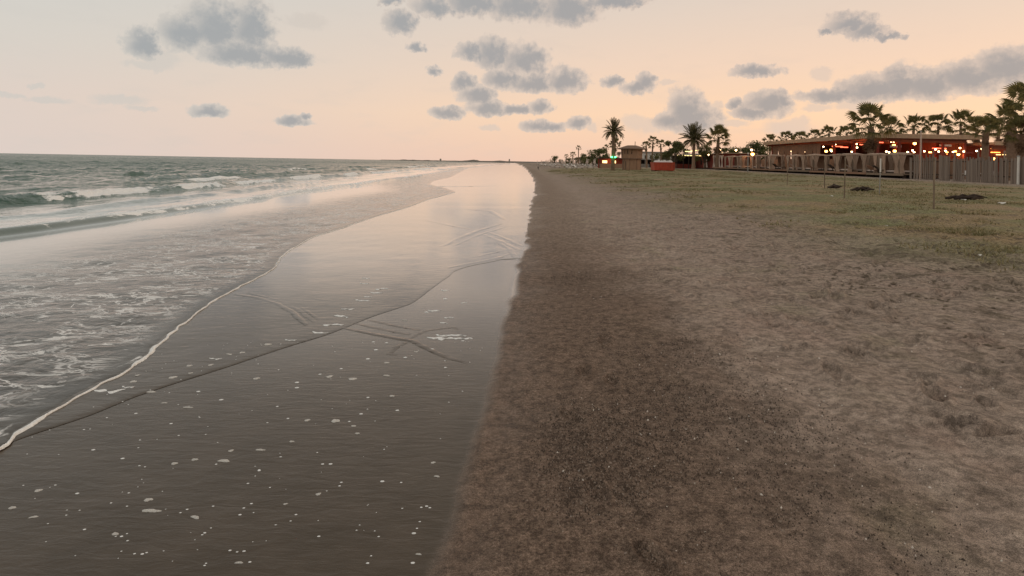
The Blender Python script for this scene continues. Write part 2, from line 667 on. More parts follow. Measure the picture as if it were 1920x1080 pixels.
    # grain
    gr = nmath(nt, 'ADD', nmath(nt, 'MULTIPLY', nss(nt, grit, 0.36, 0.64), 0.75), 0.62)
    mulc = N(nt, 'ShaderNodeMix', data_type='RGBA', blend_type='MULTIPLY')
    mulc.inputs[0].default_value = 1.0
    nt.links.new(c, mulc.inputs[6])
    nt.links.new(gr, mulc.inputs[7])
    spk = nmath(nt, 'MULTIPLY', nss(nt, vo.outputs['Color'], 0.93, 0.97), nmath(nt, 'MULTIPLY', gravel, 0.6))
    c = nmix(nt, spk, mulc.outputs[2], (0.42, 0.36, 0.30, 1))
    wetc = nmix(nt, nss(nt, mid, 0.3, 0.7), (0.062, 0.043, 0.026, 1), (0.084, 0.060, 0.040, 1))
    c = nmix(nt, wet, c, wetc)
    nt.links.new(c, b.inputs['Base Color'])
    dampr = nss(nt, sdn, 0.0, 0.9, 0.55, 0.95)
    rr = N(nt, 'ShaderNodeMix', data_type='FLOAT')
    setin(nt, rr.inputs[0], wet)
    setin(nt, rr.inputs[2], dampr)
    rr.inputs[3].default_value = 0.2
    nt.links.new(rr.outputs[0], b.inputs['Roughness'])
    b.inputs['IOR'].default_value = 1.36
    nt.links.new(nmath(nt, 'MULTIPLY', wet, nss(nt, sxy.outputs[1], 3.6, 8.5)), b.inputs['Coat Weight'])
    b.inputs['Coat Roughness'].default_value = 0.12
    b.inputs['Coat IOR'].default_value = 1.45
    sl = nss(nt, wet, 0.0, 1.0, 0.25, 0.42)
    nt.links.new(sl, b.inputs['Specular IOR Level'])
    dry = nmath(nt, 'SUBTRACT', 1.0, nmath(nt, 'MULTIPLY', wet, 0.96))
    hgt = nmath(nt, 'ADD', nmath(nt, 'MULTIPLY', fine, nmath(nt, 'ADD', 0.5, gravel)), nmath(nt, 'MULTIPLY', grit, 0.35))
    b1 = nbump(nt, hgt, nmath(nt, 'MULTIPLY', dry, 0.9), 0.014)
    b2 = nbump(nt, nnoise(nt, pos, 9.0, 5.0, 0.65), nmath(nt, 'MULTIPLY', dry, 0.6), 0.06, b1)
    wr = nnoise(nt, nmap(nt, pos, 0.6, 1.9, 1.0, 0.1), 9.0, 4.0, 0.6, 0.5)
    b3 = nbump(nt, wr, nmath(nt, 'MULTIPLY', wet, 0.28), 0.016, b2)
    nt.links.new(b3, b.inputs['Normal'])
    return m


def foamcol(nt):
    return (0.93, 0.91, 0.88, 1)


def sea_material():
    m, nt, b = new_mat('sea_water')
    g = N(nt, 'ShaderNodeNewGeometry')
    pos = g.outputs['Position']
    t = nattr(nt, 'off')          # metres from the swash edge
    foam_a = nattr(nt, 'foam')
    pv = nmap(nt, pos, 1.0, 0.45, 1.0, 0.0)
    # foam webs drifting in the swash
    warp = nnoise(nt, pos, 1.4, 3.0, 0.6)
    px = nmap(nt, pos, 0.75, 1.5, 1.0, 0.25)
    web = nnoise(nt, px, 2.1, 5.0, 0.62, 0.9)
    line = nss(nt, nmath(nt, 'ABSOLUTE', nmath(nt, 'SUBTRACT', web, 0.5)), 0.007, 0.028, 1.0, 0.0)
    blob = nss(nt, nnoise(nt, px, 3.2, 5.0, 0.62, 0.7), 0.595, 0.635)
    dens = nss(nt, nnoise(nt, pos, 0.7, 2.0), 0.36, 0.52)
    zone = nmath(nt, 'MULTIPLY', nss(nt, t, 0.05, 0.4), nss(nt, t, 2.0, 5.5, 1.0, 0.0))
    fweb = nmath(nt, 'MULTIPLY', nmath(nt, 'MAXIMUM', nmath(nt, 'MULTIPLY', line, dens), nmath(nt, 'MULTIPLY', blob, 0.9)), zone)
    # breaking foam painted by the wave geometry, broken up
    fb = nnoise(nt, pv, 2.6, 5.0, 0.66, 0.4)
    fbreak = nss(nt, nmath(nt, 'ADD', foam_a, nmath(nt, 'MULTIPLY', nmath(nt, 'SUBTRACT', fb, 0.5), 2.4)), 0.40, 0.62)
    foam = nmath(nt, 'MAXIMUM', nmath(nt, 'MULTIPLY', fweb, 0.85), fbreak)
    shallow = nmix(nt, nss(nt, web, 0.35, 0.65), (0.052, 0.042, 0.031, 1), (0.075, 0.060, 0.045, 1))
    deep = nmix(nt, nss(nt, nnoise(nt, pv, 0.25, 3.0), 0.35, 0.65), (0.052, 0.105, 0.082, 1), (0.088, 0.140, 0.108, 1))
    c = nmix(nt, nss(nt, t, 2.0, 9.5), shallow, deep)
    c = nmix(nt, foam, c, foamcol(nt))
    nt.links.new(c, b.inputs['Base Color'])
    nt.links.new(nmath(nt, 'ADD', nss(nt, t, 8.0, 90.0, 0.05, 0.22), nmath(nt, 'MULTIPLY', foam, 0.4)), b.inputs['Roughness'])
    nt.links.new(nss(nt, t, 9.0, 24.0, 1.333, 1.17), b.inputs['IOR'])
    b.inputs['Coat Weight'].default_value = 0.0
    nt.links.new(nmath(nt, 'MULTIPLY', nmath(nt, 'MULTIPLY', nss(nt, t, 2.5, 5.5), nss(nt, t, 9.0, 14.0, 1.0, 0.0)), nmath(nt, 'SUBTRACT', 1.0, foam)), b.inputs['Coat Weight'])
    b.inputs['Coat Roughness'].default_value = 0.06
    b.inputs['Coat IOR'].default_value = 1.35
    nt.links.new(nss(nt, t, 9.0, 22.0, 0.5, 0.2), b.inputs['Specular IOR Level'])
    # ripples
    rip = nnoise(nt, nmap(nt, pos, 1.0, 1.3, 1.0, 0.2), 5.5, 4.0, 0.55, 0.4)
    chop = nnoise(nt, nmap(nt, pos, 1.0, 0.6, 1.0, 0.1), 1.1, 5.0, 0.6)
    swell = nnoise(nt, nmap(nt, pos, 1.0, 0.35, 1.0, 0.0), 0.16, 4.0, 0.6)
    near = nmath(nt, 'MULTIPLY', nss(nt, t, 0.0, 0.5, 0.35, 1.0), nss(nt, t, 2.8, 5.0, 1.0, 0.12))
    far = nss(nt, t, 6.5, 10.0)
    b1 = nbump(nt, rip, nmath(nt, 'ADD', nmath(nt, 'MULTIPLY', near, 0.42), nmath(nt, 'MULTIPLY', far, 0.30)), 0.045)
    b2 = nbump(nt, chop, nmath(nt, 'ADD', nmath(nt, 'MULTIPLY', far, 0.9), 0.04), 0.40, b1)
    b3 = nbump(nt, swell, nmath(nt, 'MULTIPLY', far, 0.9), 2.0, b2)
    nt.links.new(b3, b.inputs['Normal'])
    return m


def film_material():
    m, nt, b = new_mat('water_film')
    g = N(nt, 'ShaderNodeNewGeometry')
    pos = g.outputs['Position']
    mid = nnoise(nt, pos, 2.5, 4.0, 0.6)
    nt.links.new(nmix(nt, nss(nt, mid, 0.3, 0.7), (0.062, 0.043, 0.026, 1), (0.084, 0.060, 0.040, 1)), b.inputs['Base Color'])
    b.inputs['Roughness'].default_value = 0.14
    b.inputs['IOR'].default_value = 1.34
    sx = N(nt, 'ShaderNodeSeparateXYZ')
    nt.links.new(pos, sx.inputs[0])
    nt.links.new(nss(nt, sx.outputs[1], 5.0, 11.0), b.inputs['Coat Weight'])
    b.inputs['Coat Roughness'].default_value = 0.10
    b.inputs['Coat IOR'].default_value = 1.45
    r1 = nnoise(nt, nmap(nt, pos, 0.7, 1.6, 1.0, 0.12), 7.0, 3.0, 0.5, 0.6)
    r2 = nnoise(nt, nmap(nt, pos, 0.5, 1.0, 1.0, -0.3), 1.5, 2.0, 0.5)
    b1 = nbump(nt, r1, 0.30, 0.02)
    b2 = nbump(nt, r2, 0.05, 0.06, b1)
    nt.links.new(b2, b.inputs['Normal'])
    return m


def foam_material():
    m, nt, b = new_mat('sea_foam')
    g = N(nt, 'ShaderNodeNewGeometry')
    n = nnoise(nt, g.outputs['Position'], 55, 4.0, 0.7)
    nt.links.new(nmix(nt, nss(nt, n, 0.3, 0.7), (0.74, 0.73, 0.70, 1), (0.96, 0.95, 0.93, 1)), b.inputs['Base Color'])
    b.inputs['Roughness'].default_value = 0.55
    nt.links.new(nbump(nt, n, 0.5, 0.01), b.inputs['Normal'])
    return m



def fleck_material():
    m, nt, b = new_mat('foam_bubbles')
    tcn = N(nt, 'ShaderNodeTexCoord')
    sx = N(nt, 'ShaderNodeSeparateXYZ')
    nt.links.new(tcn.outputs['Object'], sx.inputs[0])
    vo = N(nt, 'ShaderNodeTexVoronoi')
    nt.links.new(tcn.outputs['Object'], vo.inputs['Vector'])
    vo.inputs['Scale'].default_value = 3.2
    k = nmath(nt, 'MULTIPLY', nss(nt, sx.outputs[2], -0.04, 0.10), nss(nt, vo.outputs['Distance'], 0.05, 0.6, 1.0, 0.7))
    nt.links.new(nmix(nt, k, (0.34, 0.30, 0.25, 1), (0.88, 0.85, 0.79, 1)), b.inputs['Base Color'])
    b.inputs['Roughness'].default_value = 0.35
    nt.links.new(nbump(nt, vo.outputs['Distance'], 0.6, 0.05), b.inputs['Normal'])
    return m


M_FLECK = fleck_material()
M_SAND, M_SEA, M_FILM, M_FOAM = sand_material(), sea_material(), film_material(), foam_material()

# ------------------------------------------------------------------ shore curves, read as x over depth
LY = np.linspace(math.log(0.7), math.log(9000), 3000)


def curve(pts, z=0.0, sm=16):
    xy = sorted([gz0(px, py, z)[::-1] for px, py in pts])
    ys = np.log([p[0] for p in xy])
    xs = np.array([p[1] for p in xy])
    t = np.interp(LY, ys, xs)
    k = np.hanning(2 * sm + 1)
    k /= k.sum()
    tp = np.concatenate([np.full(sm, t[0]), t, np.full(sm, t[-1])])
    return np.convolve(tp, k, 'valid')


S_T = curve([(760, 1200), (815, 1080), (850, 970), (872, 890), (905, 770), (925, 700), (942, 630), (950, 580), (966, 520), (983, 460), (988, 420),
             (993, 385), (1003, 350), (1000, 338), (992, 324), (982, 312.5), (976, 309.5), (970, 307.5)])
E_T = curve([(-260, 990), (-130, 905), (0, 832), (55, 792), (120, 752), (180, 722), (240, 690), (275, 660), (300, 635), (340, 605), (370, 585), (405, 560), (440, 540), (480, 516),
             (512, 497), (545, 470), (590, 440), (650, 418), (700, 405), (760, 387), (800, 372), (853, 358), (832, 350), (806, 343), (815, 337), (850, 330), (862, 322), (880, 314), (925, 309.6), (955, 307)])
L_T = curve([(-260, 930), (-60, 850), (60, 806), (170, 770), (250, 738), (330, 712), (470, 668), (600, 628), (700, 590), (770, 568), (810, 540), (850, 508), (880, 498), (930, 489), (975, 476)], sm=8)


def S(y):
    y = np.maximum(y, 0.75)
    return np.interp(np.log(y), LY, S_T) + 0.05 * vnoise(y * 1.1, 3.3, 5) * np.minimum(y / 6, 3) + 0.03 * vnoise(y * 4, 1.3, 6) * np.minimum(y / 6, 3)


def E(y):
    y = np.maximum(y, 0.75)
    return np.interp(np.log(y), LY, E_T) + 0.10 * vnoise(y * 2.3 / (1 + 0.1 * y), 8.3, 15) * np.minimum(y / 6, 3) + 0.05 * vnoise(y * 7, 2.3, 16) * (1 - sstep(y, 8, 14))


def L2(y):
    y = np.maximum(y, 0.75)
    l = np.interp(np.log(y), LY, L_T) + 0.05 * vnoise(y * 2.0, 5.3, 25)
    return np.where(y > 10.6, S(y) + 0.03, np.minimum(l, S(y) + 0.03))


def ground(x, y):
    """smooth height of the beach"""
    x = np.asarray(x, float)
    y = np.asarray(y, float)
    t = x - S(y)
    P = 0.74 + 0.30 * np.clip((y - 42) / 60, 0, 1)
    dry = P * (1 - np.exp(-np.maximum(t, 0) / 13.0)) + 0.012 * sstep(t, 0.0, 0.10)
    wetz = 0.012 * np.maximum(t, -30)
    return np.where(t > 0, dry, wetz)


def gp(px, py):
    """ground point seen at a picture position"""
    a, b = ray(px, py)
    z = 0.3
    Y = 10.0
    for _ in range(60):
        Y = (H - z) / max(1e-4, -b)
        z = 0.5 * z + 0.5 * float(ground(a * Y, Y))
    return Vector((a * Y, Y, float(ground(a * Y, Y))))


def gpos(x, y):
    return Vector((x, y, float(ground(x, y))))


# ------------------------------------------------------------------ beach
def rows(dmin_y, dmax_y, step_px):
    f = F * 1024 / 1920
    d0, d1 = H / dmin_y * f, H / dmax_y * f
    n = int((d0 - d1) / step_px)
    return H * f / np.linspace(d0, d1, n)


def grass_mask(x, y):
    e = 6.4 + 1.9 * fbm(y * 0.22, x * 0.1, 3, 61) * 2
    m = sstep(x - e, -2.0, 3.2) * (1 - sstep(x, 32.5, 36.5 + 0 * y)) * (1 - sstep(y, 120, 150))
    return m


def build_beach():
    ys = np.concatenate([rows(1.15, 420, 1.45), np.array([600, 1000, 2000, 4500, 9000.0])])
    us = np.linspace(-1.3, 1.3, 860)
    Yg, Ug = np.meshgrid(ys, us, indexing='ij')
    X = Ug * (Yg + 0.5)
    z = ground(X, Yg)
    t = X - S(Yg)
    dry = sstep(t, -0.05, 0.25)
    row = np.gradient(ys)[:, None] * np.ones_like(X)

    def fade(lam):
        return np.clip(lam / (2.2 * row), 0, 1)
    z = z + dry * (0.045 * fbm(X * 0.8, Yg * 0.6, 3, 3) * fade(1.2) + 0.032 * fbm(X * 3.4, Yg * 2.8, 3, 9) * fade(0.35) * sstep(t, 0.4, 2.5)
                   + 0.10 * fbm(X * 1.6, Yg * 1.3, 3, 31) * fade(0.6) * sstep(t, 4.0, 7.0) * (1 - 0.6 * sstep(t, 14, 25)))
    # small lip at the top of the run-up and a shallow trough beside it
    z += 0.010 * np.exp(-((t - 0.04) / 0.045) ** 2) - 0.006 * np.exp(-((t - 0.16) / 0.06) ** 2)
    # wheel tracks running along the beach
    for x0, wdt in ((1.72, 0.07), (2.15, 0.07), (3.05, 0.09), (3.5, 0.08)):
        c = x0 + 0.25 * vnoise(Yg * 0.15, x0, 77)
        z -= 0.013 * np.exp(-((X - c) / wdt) ** 2) * sstep(vnoise(Yg * 0.8, x0 * 3, 5), -0.25, 0.1) * fade(0.5)
    # foot prints
    fp = []
    for k in range(850):
        y = 2.2 + 24 * RNG.random() ** 1.3
        x = 2.2 + 10 * RNG.random() ** 0.9
        fp.append((x, y, RNG.uniform(0, 6.28), RNG.uniform(0.03, 0.075), RNG.uniform(0.75, 1.5)))
    for px, py in ((1097, 698), (1150, 715), (1135, 640), (1120, 915), (1230, 1050), (1075, 780), (1100, 520), (1062, 440)):
        p = gp(px, py)
        fp.append((p.x, p.y, RNG.uniform(-0.4, 0.4), 0.03, 1.0))
    xf, yf = X.ravel(), Yg.ravel()
    zf = z.ravel().copy()
    W = len(us)
    for (fx, fy, a, dp, s) in fp:
        r0, r1 = np.searchsorted(ys, fy - 0.3), np.searchsorted(ys, fy + 0.3)
        if r1 - r0 < 2:
            continue
        sl = slice(r0 * W, r1 * W)
        dx, dy = xf[sl] - fx, yf[sl] - fy
        u = (dx * math.cos(a) + dy * math.sin(a) + 0.02 * np.sin(9 * dy + fx)) / (0.045 * s)
        v = (-dx * math.sin(a) + dy * math.cos(a)) / (0.11 * s)
        d = u * u + v * v
        zf[sl] += -dp * np.exp(-d ** 2 * 0.8) + dp * 0.45 * np.exp(-(np.sqrt(d) - 1.45) ** 2 * 7)
    z = zf.reshape(z.shape)
    wet = 1 - sstep(t + 0.09 * fbm(X * 2.2, Yg * 1.4, 3, 41) * np.clip(Yg / 6, 0.5, 2.0), -0.05, 0.07)
    P = np.stack([X, Yg, z], -1)
    me = grid_mesh('beach', P, {'sd': t, 'wet': wet, 'grass': grass_mask(X, Yg)}, M_SAND)
    return link('beach', me)


beach = tag(build_beach(), kind='structure')


# ------------------------------------------------------------------ sea with breakers
def build_sea():
    ra = rows(2.3, 32, 0.85)
    ys = np.concatenate([ra[ra < 31], np.arange(31, 160, 0.9), np.arange(160, 420, 2.6), np.arange(420, 900, 12), np.array([1000, 1600, 2600, 4500, 9000, 16000.0])])
    n = 540
    s = np.linspace(0, 1, n) ** 1.3
    e = E(ys)
    left = -1.5 * ys - 3
    X = e[:, None] + (left - e)[:, None] * s[None, :]
    Y = ys[:, None] * np.ones_like(X)
    t = e[:, None] - X
    row = np.gradient(ys)[:, None] * np.ones_like(X)

    def fade(lam):
        return np.clip(lam / (0.7 * row), 0.25, 1)
    z = ground(e, ys)[:, None] + 0.013 * (1 - np.exp(-t / 0.035)) - 0.006 * np.minimum(t, 8)
    near = sstep(t, 0.05, 0.6) * (1 - sstep(t, 3.0, 5.0))
    z = z + near * 0.022 * fbm(X * 2.2 + Y * 0.5, Y * 2.6, 3, 51) * fade(0.4)
    far = sstep(t, 6.0, 12.0)
    grow = 0.35 + 0.65 * sstep(t, 12, 40)
    z = z + far * grow * (0.40 * fbm(X * 0.33 + 0.06 * Y, Y * 0.13, 3, 71) * fade(3.0) + 0.30 * fbm(X * 0.9, Y * 0.45, 3, 73) * fade(1.0))
    # ridges of breaking waves: offset, height, meander, seed
    foam = np.zeros_like(X)

    def ridge(x0, amp, mean, seed, y0, y1, back=1.3, face=0.34):
        xc = x0 + mean * vnoise(Y * 0.09, x0, seed) + 0.35 * vnoise(Y * 0.5, x0, seed + 1)
        q = X - xc
        prof = np.where(q < 0, np.exp(q / back), np.exp(-(q / face) ** 2))
        a = amp * (0.78 + 0.6 * vnoise(Y * 0.14, 4.4, seed + 2) + 0.15 * vnoise(Y * 0.6, 1.4, seed + 3)) * sstep(Y, y0 * 0.8, y0) * (1 - sstep(Y, y1, y1 * 1.3))
        a = np.maximum(a, 0)
        return q, prof * a, a

    q, dz, a = ridge(-19.0, 0.32, 1.6, 101, 14, 130)
    z = z + dz
    yof = lambda px, x0: -x0 * F / (960 - px)
    on = np.zeros_like(Y)
    for p0, p1 in ((60, 95), (122, 256), (300, 392), (440, 520), (548, 606), (640, 668), (700, 745), (780, 800)):
        on = np.maximum(on, sstep(Y, yof(p0, -19) - 0.5, yof(p0, -19) + 0.5) * (1 - sstep(Y, yof(p1, -19) - 0.6, yof(p1, -19) + 0.6)))
    foam = np.maximum(foam, on * np.exp(-(np.maximum(-q - 0.18, 0) / 0.2) ** 2) * (1 - sstep(q, 0.35, 0.8)))
    q, dz, a = ridge(-11.2, 0.20, 1.0, 131, 9, 70, 1.0, 0.22)
    z = z + dz
    m = 0.30 + 0.35 * sstep(Y, 15, 18) - 0.15 * sstep(Y, 34, 50) + 0.5 * vnoise(Y * 0.5, 2.1, 9)
    foam = np.maximum(foam, m * np.exp(-(np.maximum(-q - 0.4, 0) / 1.0) ** 2) * (1 - sstep(q, 0.1, 0.45)))
    foam = np.maximum(foam, 0.36 * sstep(q, -4.5, -1.0) * (1 - sstep(q, 0.0, 0.4)) * (1 - sstep(Y, 17, 24)))
    q, dz, a = ridge(-14.4, 0.16, 1.6, 151, 16, 60, 1.0, 0.3)
    z = z + dz
    for x0, am, sd_, y0, y1 in ((-27.0, 0.42, 161, 45, 200), (-36.0, 0.34, 171, 60, 260), (-24.0, 0.2, 181, 22, 60), (-15.5, 0.25, 191, 70, 240)):
        q, dz, a = ridge(x0, am, 3.0, sd_, y0, y1, 1.8, 0.5)
        z = z + dz
        k = sstep(vnoise(Y * 0.10, x0, sd_ + 5), 0.22, 0.32) * (0.9 if x0 > -30 else 0.6)
        foam = np.maximum(foam, k * np.exp(-(np.maximum(-q - 0.2, 0) / 0.3) ** 2) * (1 - sstep(q, 0.4, 1.2)) * sstep(Y, y0, y0 * 1.2) * (1 - sstep(Y, y1, y1 * 1.3)))
    P = np.stack([X, Y, z], -1)
    me = grid_mesh('sea', P, {'off': t, 'foam': foam}, M_SEA, flip=True)
    return link('sea', me)


sea = tag(build_sea(), kind='structure')


# ------------------------------------------------------------------ thin sheet of water left by the last wave
def film_lip(y):
    return 0.0058 * (0.35 + 0.65 * sstep(vnoise(np.asarray(y, float) * 0.9, 3.1, 205), -0.35, 0.15))


def film_z(x, y):
    t = np.maximum(L2(y) - x, 0.0)
    on = (L2(y) - x) > 0
    return ground(x, y) + np.where(on, 0.0022 + film_lip(y) * (1 - np.exp(-t / 0.035)), 0.0)


def build_film():
    ys = rows(2.4, 330, 1.0)
    n = 260
    e = E(ys) - 0.25
    l = np.maximum(L2(ys), e + 0.02)
    s = 1 - (1 - np.linspace(0, 1, n)) ** 1.7
    X = e[:, None] + (l - e)[:, None] * s[None, :]
    Y = ys[:, None] * np.ones_like(X)
    t = l[:, None] - X
    z = ground(X, Y) + 0.0022 + film_lip(ys)[:, None] * (1 - np.exp(-t / 0.035)) + 0.004 * fbm(X * 2.5, Y * 2.5, 2, 201) * sstep(t, 0.05, 0.4) * np.clip(0.35 / (np.gradient(ys)[:, None] * 2), 0, 1)
    return link('shallow_water', grid_mesh('shallow_water', np.stack([X, Y, z], -1), None, M_FILM))


film = tag(build_film(), kind='structure')


def polyw(pts, n=60, wig=0.0, seed=0):
    """picture polyline -> resampled smooth ground polyline (x, y)"""
    w = np.array([gz0(px, py, -0.02) for px, py in pts])
    d = np.concatenate([[0], np.cumsum(np.hypot(*np.diff(w, axis=0).T))])
    tt = np.linspace(0, d[-1], n)
    x = np.interp(tt, d, w[:, 0])
    y = np.interp(tt, d, w[:, 1])
    k = np.hanning(9)
    k /= k.sum()
    xs = np.convolve(np.pad(x, 4, mode='edge'), k, 'valid')
    ys = np.convolve(np.pad(y, 4, mode='edge'), k, 'valid')
    if wig:
        xs = xs + wig * vnoise(tt * 6, 0.5, seed)
        ys = ys + wig * vnoise(tt * 6, 7.5, seed + 1)
    return np.stack([xs, ys], -1), tt


def ribbon(name, xy, wid, hgt, zbase, mat, parent=None):
    """low rounded bead of water or foam following a line on the ground"""
    n = len(xy)
    d = np.gradient(xy, axis=0)
    d /= np.maximum(np.hypot(d[:, 0], d[:, 1]), 1e-6)[:, None]
    nr = np.stack([-d[:, 1], d[:, 0]], -1)
    prof = [(-1, -0.3), (-0.72, 0.5), (-0.3, 0.93), (0.0, 1.0), (0.3, 0.93), (0.72, 0.5), (1, -0.3)]
    P = np.zeros((n, len(prof), 3))
    for j, (a, b) in enumerate(prof):
        jit = 1 + 0.45 * vnoise(np.arange(n) * 0.9, j * 3.7, 91)
        P[:, j, 0] = xy[:, 0] + nr[:, 0] * wid * a * jit
        P[:, j, 1] = xy[:, 1] + nr[:, 1] * wid * a * jit
        P[:, j, 2] = zbase + hgt * b * jit
    return link(name, grid_mesh(name, P, None, mat), None, parent)


# bright bead of foam along the swash edge
def build_foam_edge():
    y = np.concatenate([np.linspace(2.6, 9, 420), np.linspace(9.02, 34, 420)])
    x = E(y) + 0.01
    xy = np.stack([x, y], -1)
    w = (0.028 + 0.03 * sstep(vnoise(y * 2.1, 0.2, 301), -0.2, 0.4)) * (0.55 + 0.9 * (1 - sstep(y, 3.5, 9.0))) * sstep(vnoise(y * 0.9, 4.0, 302) + 0.9 * (1 - sstep(y, 9, 15)), -0.25, 0.0)
    w = np.maximum(w * (0.17 + 0.18 * sstep(y, 3.5, 7.0)) * (0.6 + 0.9 * sstep(vnoise(y * 9, 0.7, 303), -0.3, 0.4)), 0.003)
    return ribbon('foam_edge', xy, w, 0.010 + 0.10 * w, ground(x, y) + 0.010, M_FOAM)


tag(build_foam_edge(), 'bright white foam line along the edge of the incoming wave', 'foam', kind='stuff')

# little wave fronts crossing in the shallow water
RIP = [
    ([(440, 549), (480, 555), (520, 568), (550, 585), (575, 610)], 0.020, 0.0065),
    ([(462, 546), (520, 560), (560, 580), (592, 606)], 0.015, 0.004),
    ([(500, 552), (560, 572), (610, 606)], 0.013, 0.003),
    ([(640, 614), (690, 625), (740, 635), (775, 641), (800, 655), (835, 672), (878, 685)], 0.020, 0.0065),
    ([(655, 604), (710, 617), (770, 630)], 0.014, 0.003),
    ([(690, 600), (740, 612), (790, 622)], 0.014, 0.003),
    ([(770, 640), (745, 652), (730, 665), (745, 668)], 0.016, 0.004),
    ([(768, 638), (800, 622), (850, 616), (862, 622)], 0.012, 0.003),
    ([(826, 464), (860, 448), (900, 432), (940, 421)], 0.045, 0.011),
    ([(850, 462), (900, 441), (950, 426)], 0.03, 0.006),
    ([(838, 504), (880, 496), (930, 487), (958, 478)], 0.035, 0.008),
    ([(850, 490), (900, 482), (950, 470)], 0.028, 0.005),
    ([(905, 440), (940, 455), (975, 472)], 0.04, 0.008),
    ([(915, 436), (950, 450), (980, 464)], 0.035, 0.007),
    ([(925, 450), (955, 468), (970, 490)], 0.035, 0.007),
    ([(800, 412), (850, 424), (880, 430)], 0.05, 0.008),
    ([(870, 392), (920, 396), (945, 412)], 0.06, 0.010),
    ([(700, 348), (780, 346), (850, 349), (940, 348)], 0.16, 0.02),
]
for i, (pts, w, h) in enumerate(RIP):
    xy, tt = polyw(pts, 70, 0.012, 400 + i)
    env = np.sin(np.linspace(0.12, math.pi - 0.12, len(xy))) ** 0.5
    zb = film_z(xy[:, 0], xy[:, 1]) + 0.0002
    ribbon('ripple', xy, w * 2.3 * (0.35 + 0.65 * env), h * 0.62 * env * (0.55 + 0.9 * (0.5 + vnoise(tt * 5, 0.3, 430 + i))) - 0.0008, zb, M_FILM, film)

# ------------------------------------------------------------------ foam flecks lying on the wet sand


def blob_mesh(seed, elong=1.0):
    r = random.Random(seed)
    n = 18
    P = np.zeros((4, n, 3))
    ph = [r.uniform(0, 6.28) for _ in range(4)]
    for i, (rr, zz) in enumerate(((1.0, -0.1), (0.9, 0.55), (0.55, 0.9), (0.04, 1.0))):
        for k in range(n):
            a = 2 * math.pi * k / n
            f = 1 + 0.16 * math.sin(2 * a + ph[0]) + 0.12 * math.sin(3 * a + ph[1]) + 0.08 * math.sin(5 * a + ph[2])
            P[i, k] = (rr * f * math.cos(a) * elong, rr * f * math.sin(a) / math.sqrt(elong), zz * 0.22)
    P = np.concatenate([P, P[:, :1]], 1)
    return grid_mesh('foam_fleck', P, None, M_FLECK, flip=True)


BLOBS = [blob_mesh(s, e) for s, e in ((1, 1.0), (2, 1.25), (3, 1.5), (4, 1.0))]


def streak_mesh(seed):
    r = random.Random(seed)
    n = 22
    P = np.zeros((n, 5, 3))
    ph = [r.uniform(0, 6.28) for _ in range(5)]
    for i in range(n):
        t = i / (n - 1)
        x = (t - 0.5) * 4.0
        w = 0.75 * math.sin(math.pi * t) ** 0.6 * (0.55 + 0.3 * math.sin(7 * t + ph[0]) + 0.3 * math.sin(15 * t + ph[1])) + 0.03
        y = 0.45 * math.sin(4 * t + ph[2]) + 0.2 * math.sin(11 * t + ph[3])
        for j, (a, b) in enumerate(((-1, -0.05), (-0.7, 0.14), (0, 0.22), (0.7, 0.14), (1, -0.05))):
            P[i, j] = (x + 0.1 * math.sin(9 * a + i), y + a * max(0.03, w), b)
    return grid_mesh('foam_fleck', P, None, M_FOAM, flip=True)


BLOBL = blob_mesh(9, 2.1)
STREAKS = [streak_mesh(k) for k in range(5)]


def wetz(x, y):
    return float(film_z(np.array(x), np.array(y))) + 0.0004


FLECK_G = 'foam flecks on the wet sand'
flecks = [
    # px, py, width in picture pixels, long?, own label or None
    (283, 955, 44, 1, 'long bar of white foam lying on wet sand low at left, beneath a round fleck'),
    (278, 934, 16, 0, 'round foam fleck just above the long foam bar at lower left'),
    (366, 968, 15, 0, 'round foam fleck to the right of the long foam bar'),
    (216, 998, 15, 0, 'round foam fleck left of and below the long foam bar'),
    (72, 914, 14, 0, 'pale foam fleck near the left border, highest of three there'),
    (23, 946, 13, 0, 'pale foam fleck nearest the left border, low in the picture'),
    (63, 964, 12, 0, 'pale foam fleck at lower left, lowest of three near the border'),
    (629, 789, 18, 0, 'largest round foam fleck in the middle of the wet sand'),
    (663, 799, 11, 0, 'foam fleck just right of the largest round fleck mid wet sand'),
    (488, 842, 22, 1, 'oblong foam fleck in the middle of the wet sand, broadest of its row'),
    (420, 862, 17, 0, 'foam fleck left of the oblong fleck, right end of a row of three'),
    (365, 859, 14, 0, 'foam fleck in the middle of a row of three on wet sand'),
    (327, 866, 13, 0, 'foam fleck at the left end of a row of three on wet sand'),
    (352, 760, 23, 1, 'slanting thin foam streak below the dark swash line at left'),
    (448, 1055, 12, 0, 'foam fleck lowest in the picture on the dark wet sand'),
    (535, 945, 9, 0, 'small foam fleck low in the middle, left one of a pair'),
    (597, 927, 11, 0, 'small foam fleck low in the middle, right one of a pair'),
    (812, 870, 9, 0, 'ring shaped foam fleck near the sand edge, upper of two'),
    (819, 896, 9, 0, 'foam fleck near the sand edge, lower of two'),
]
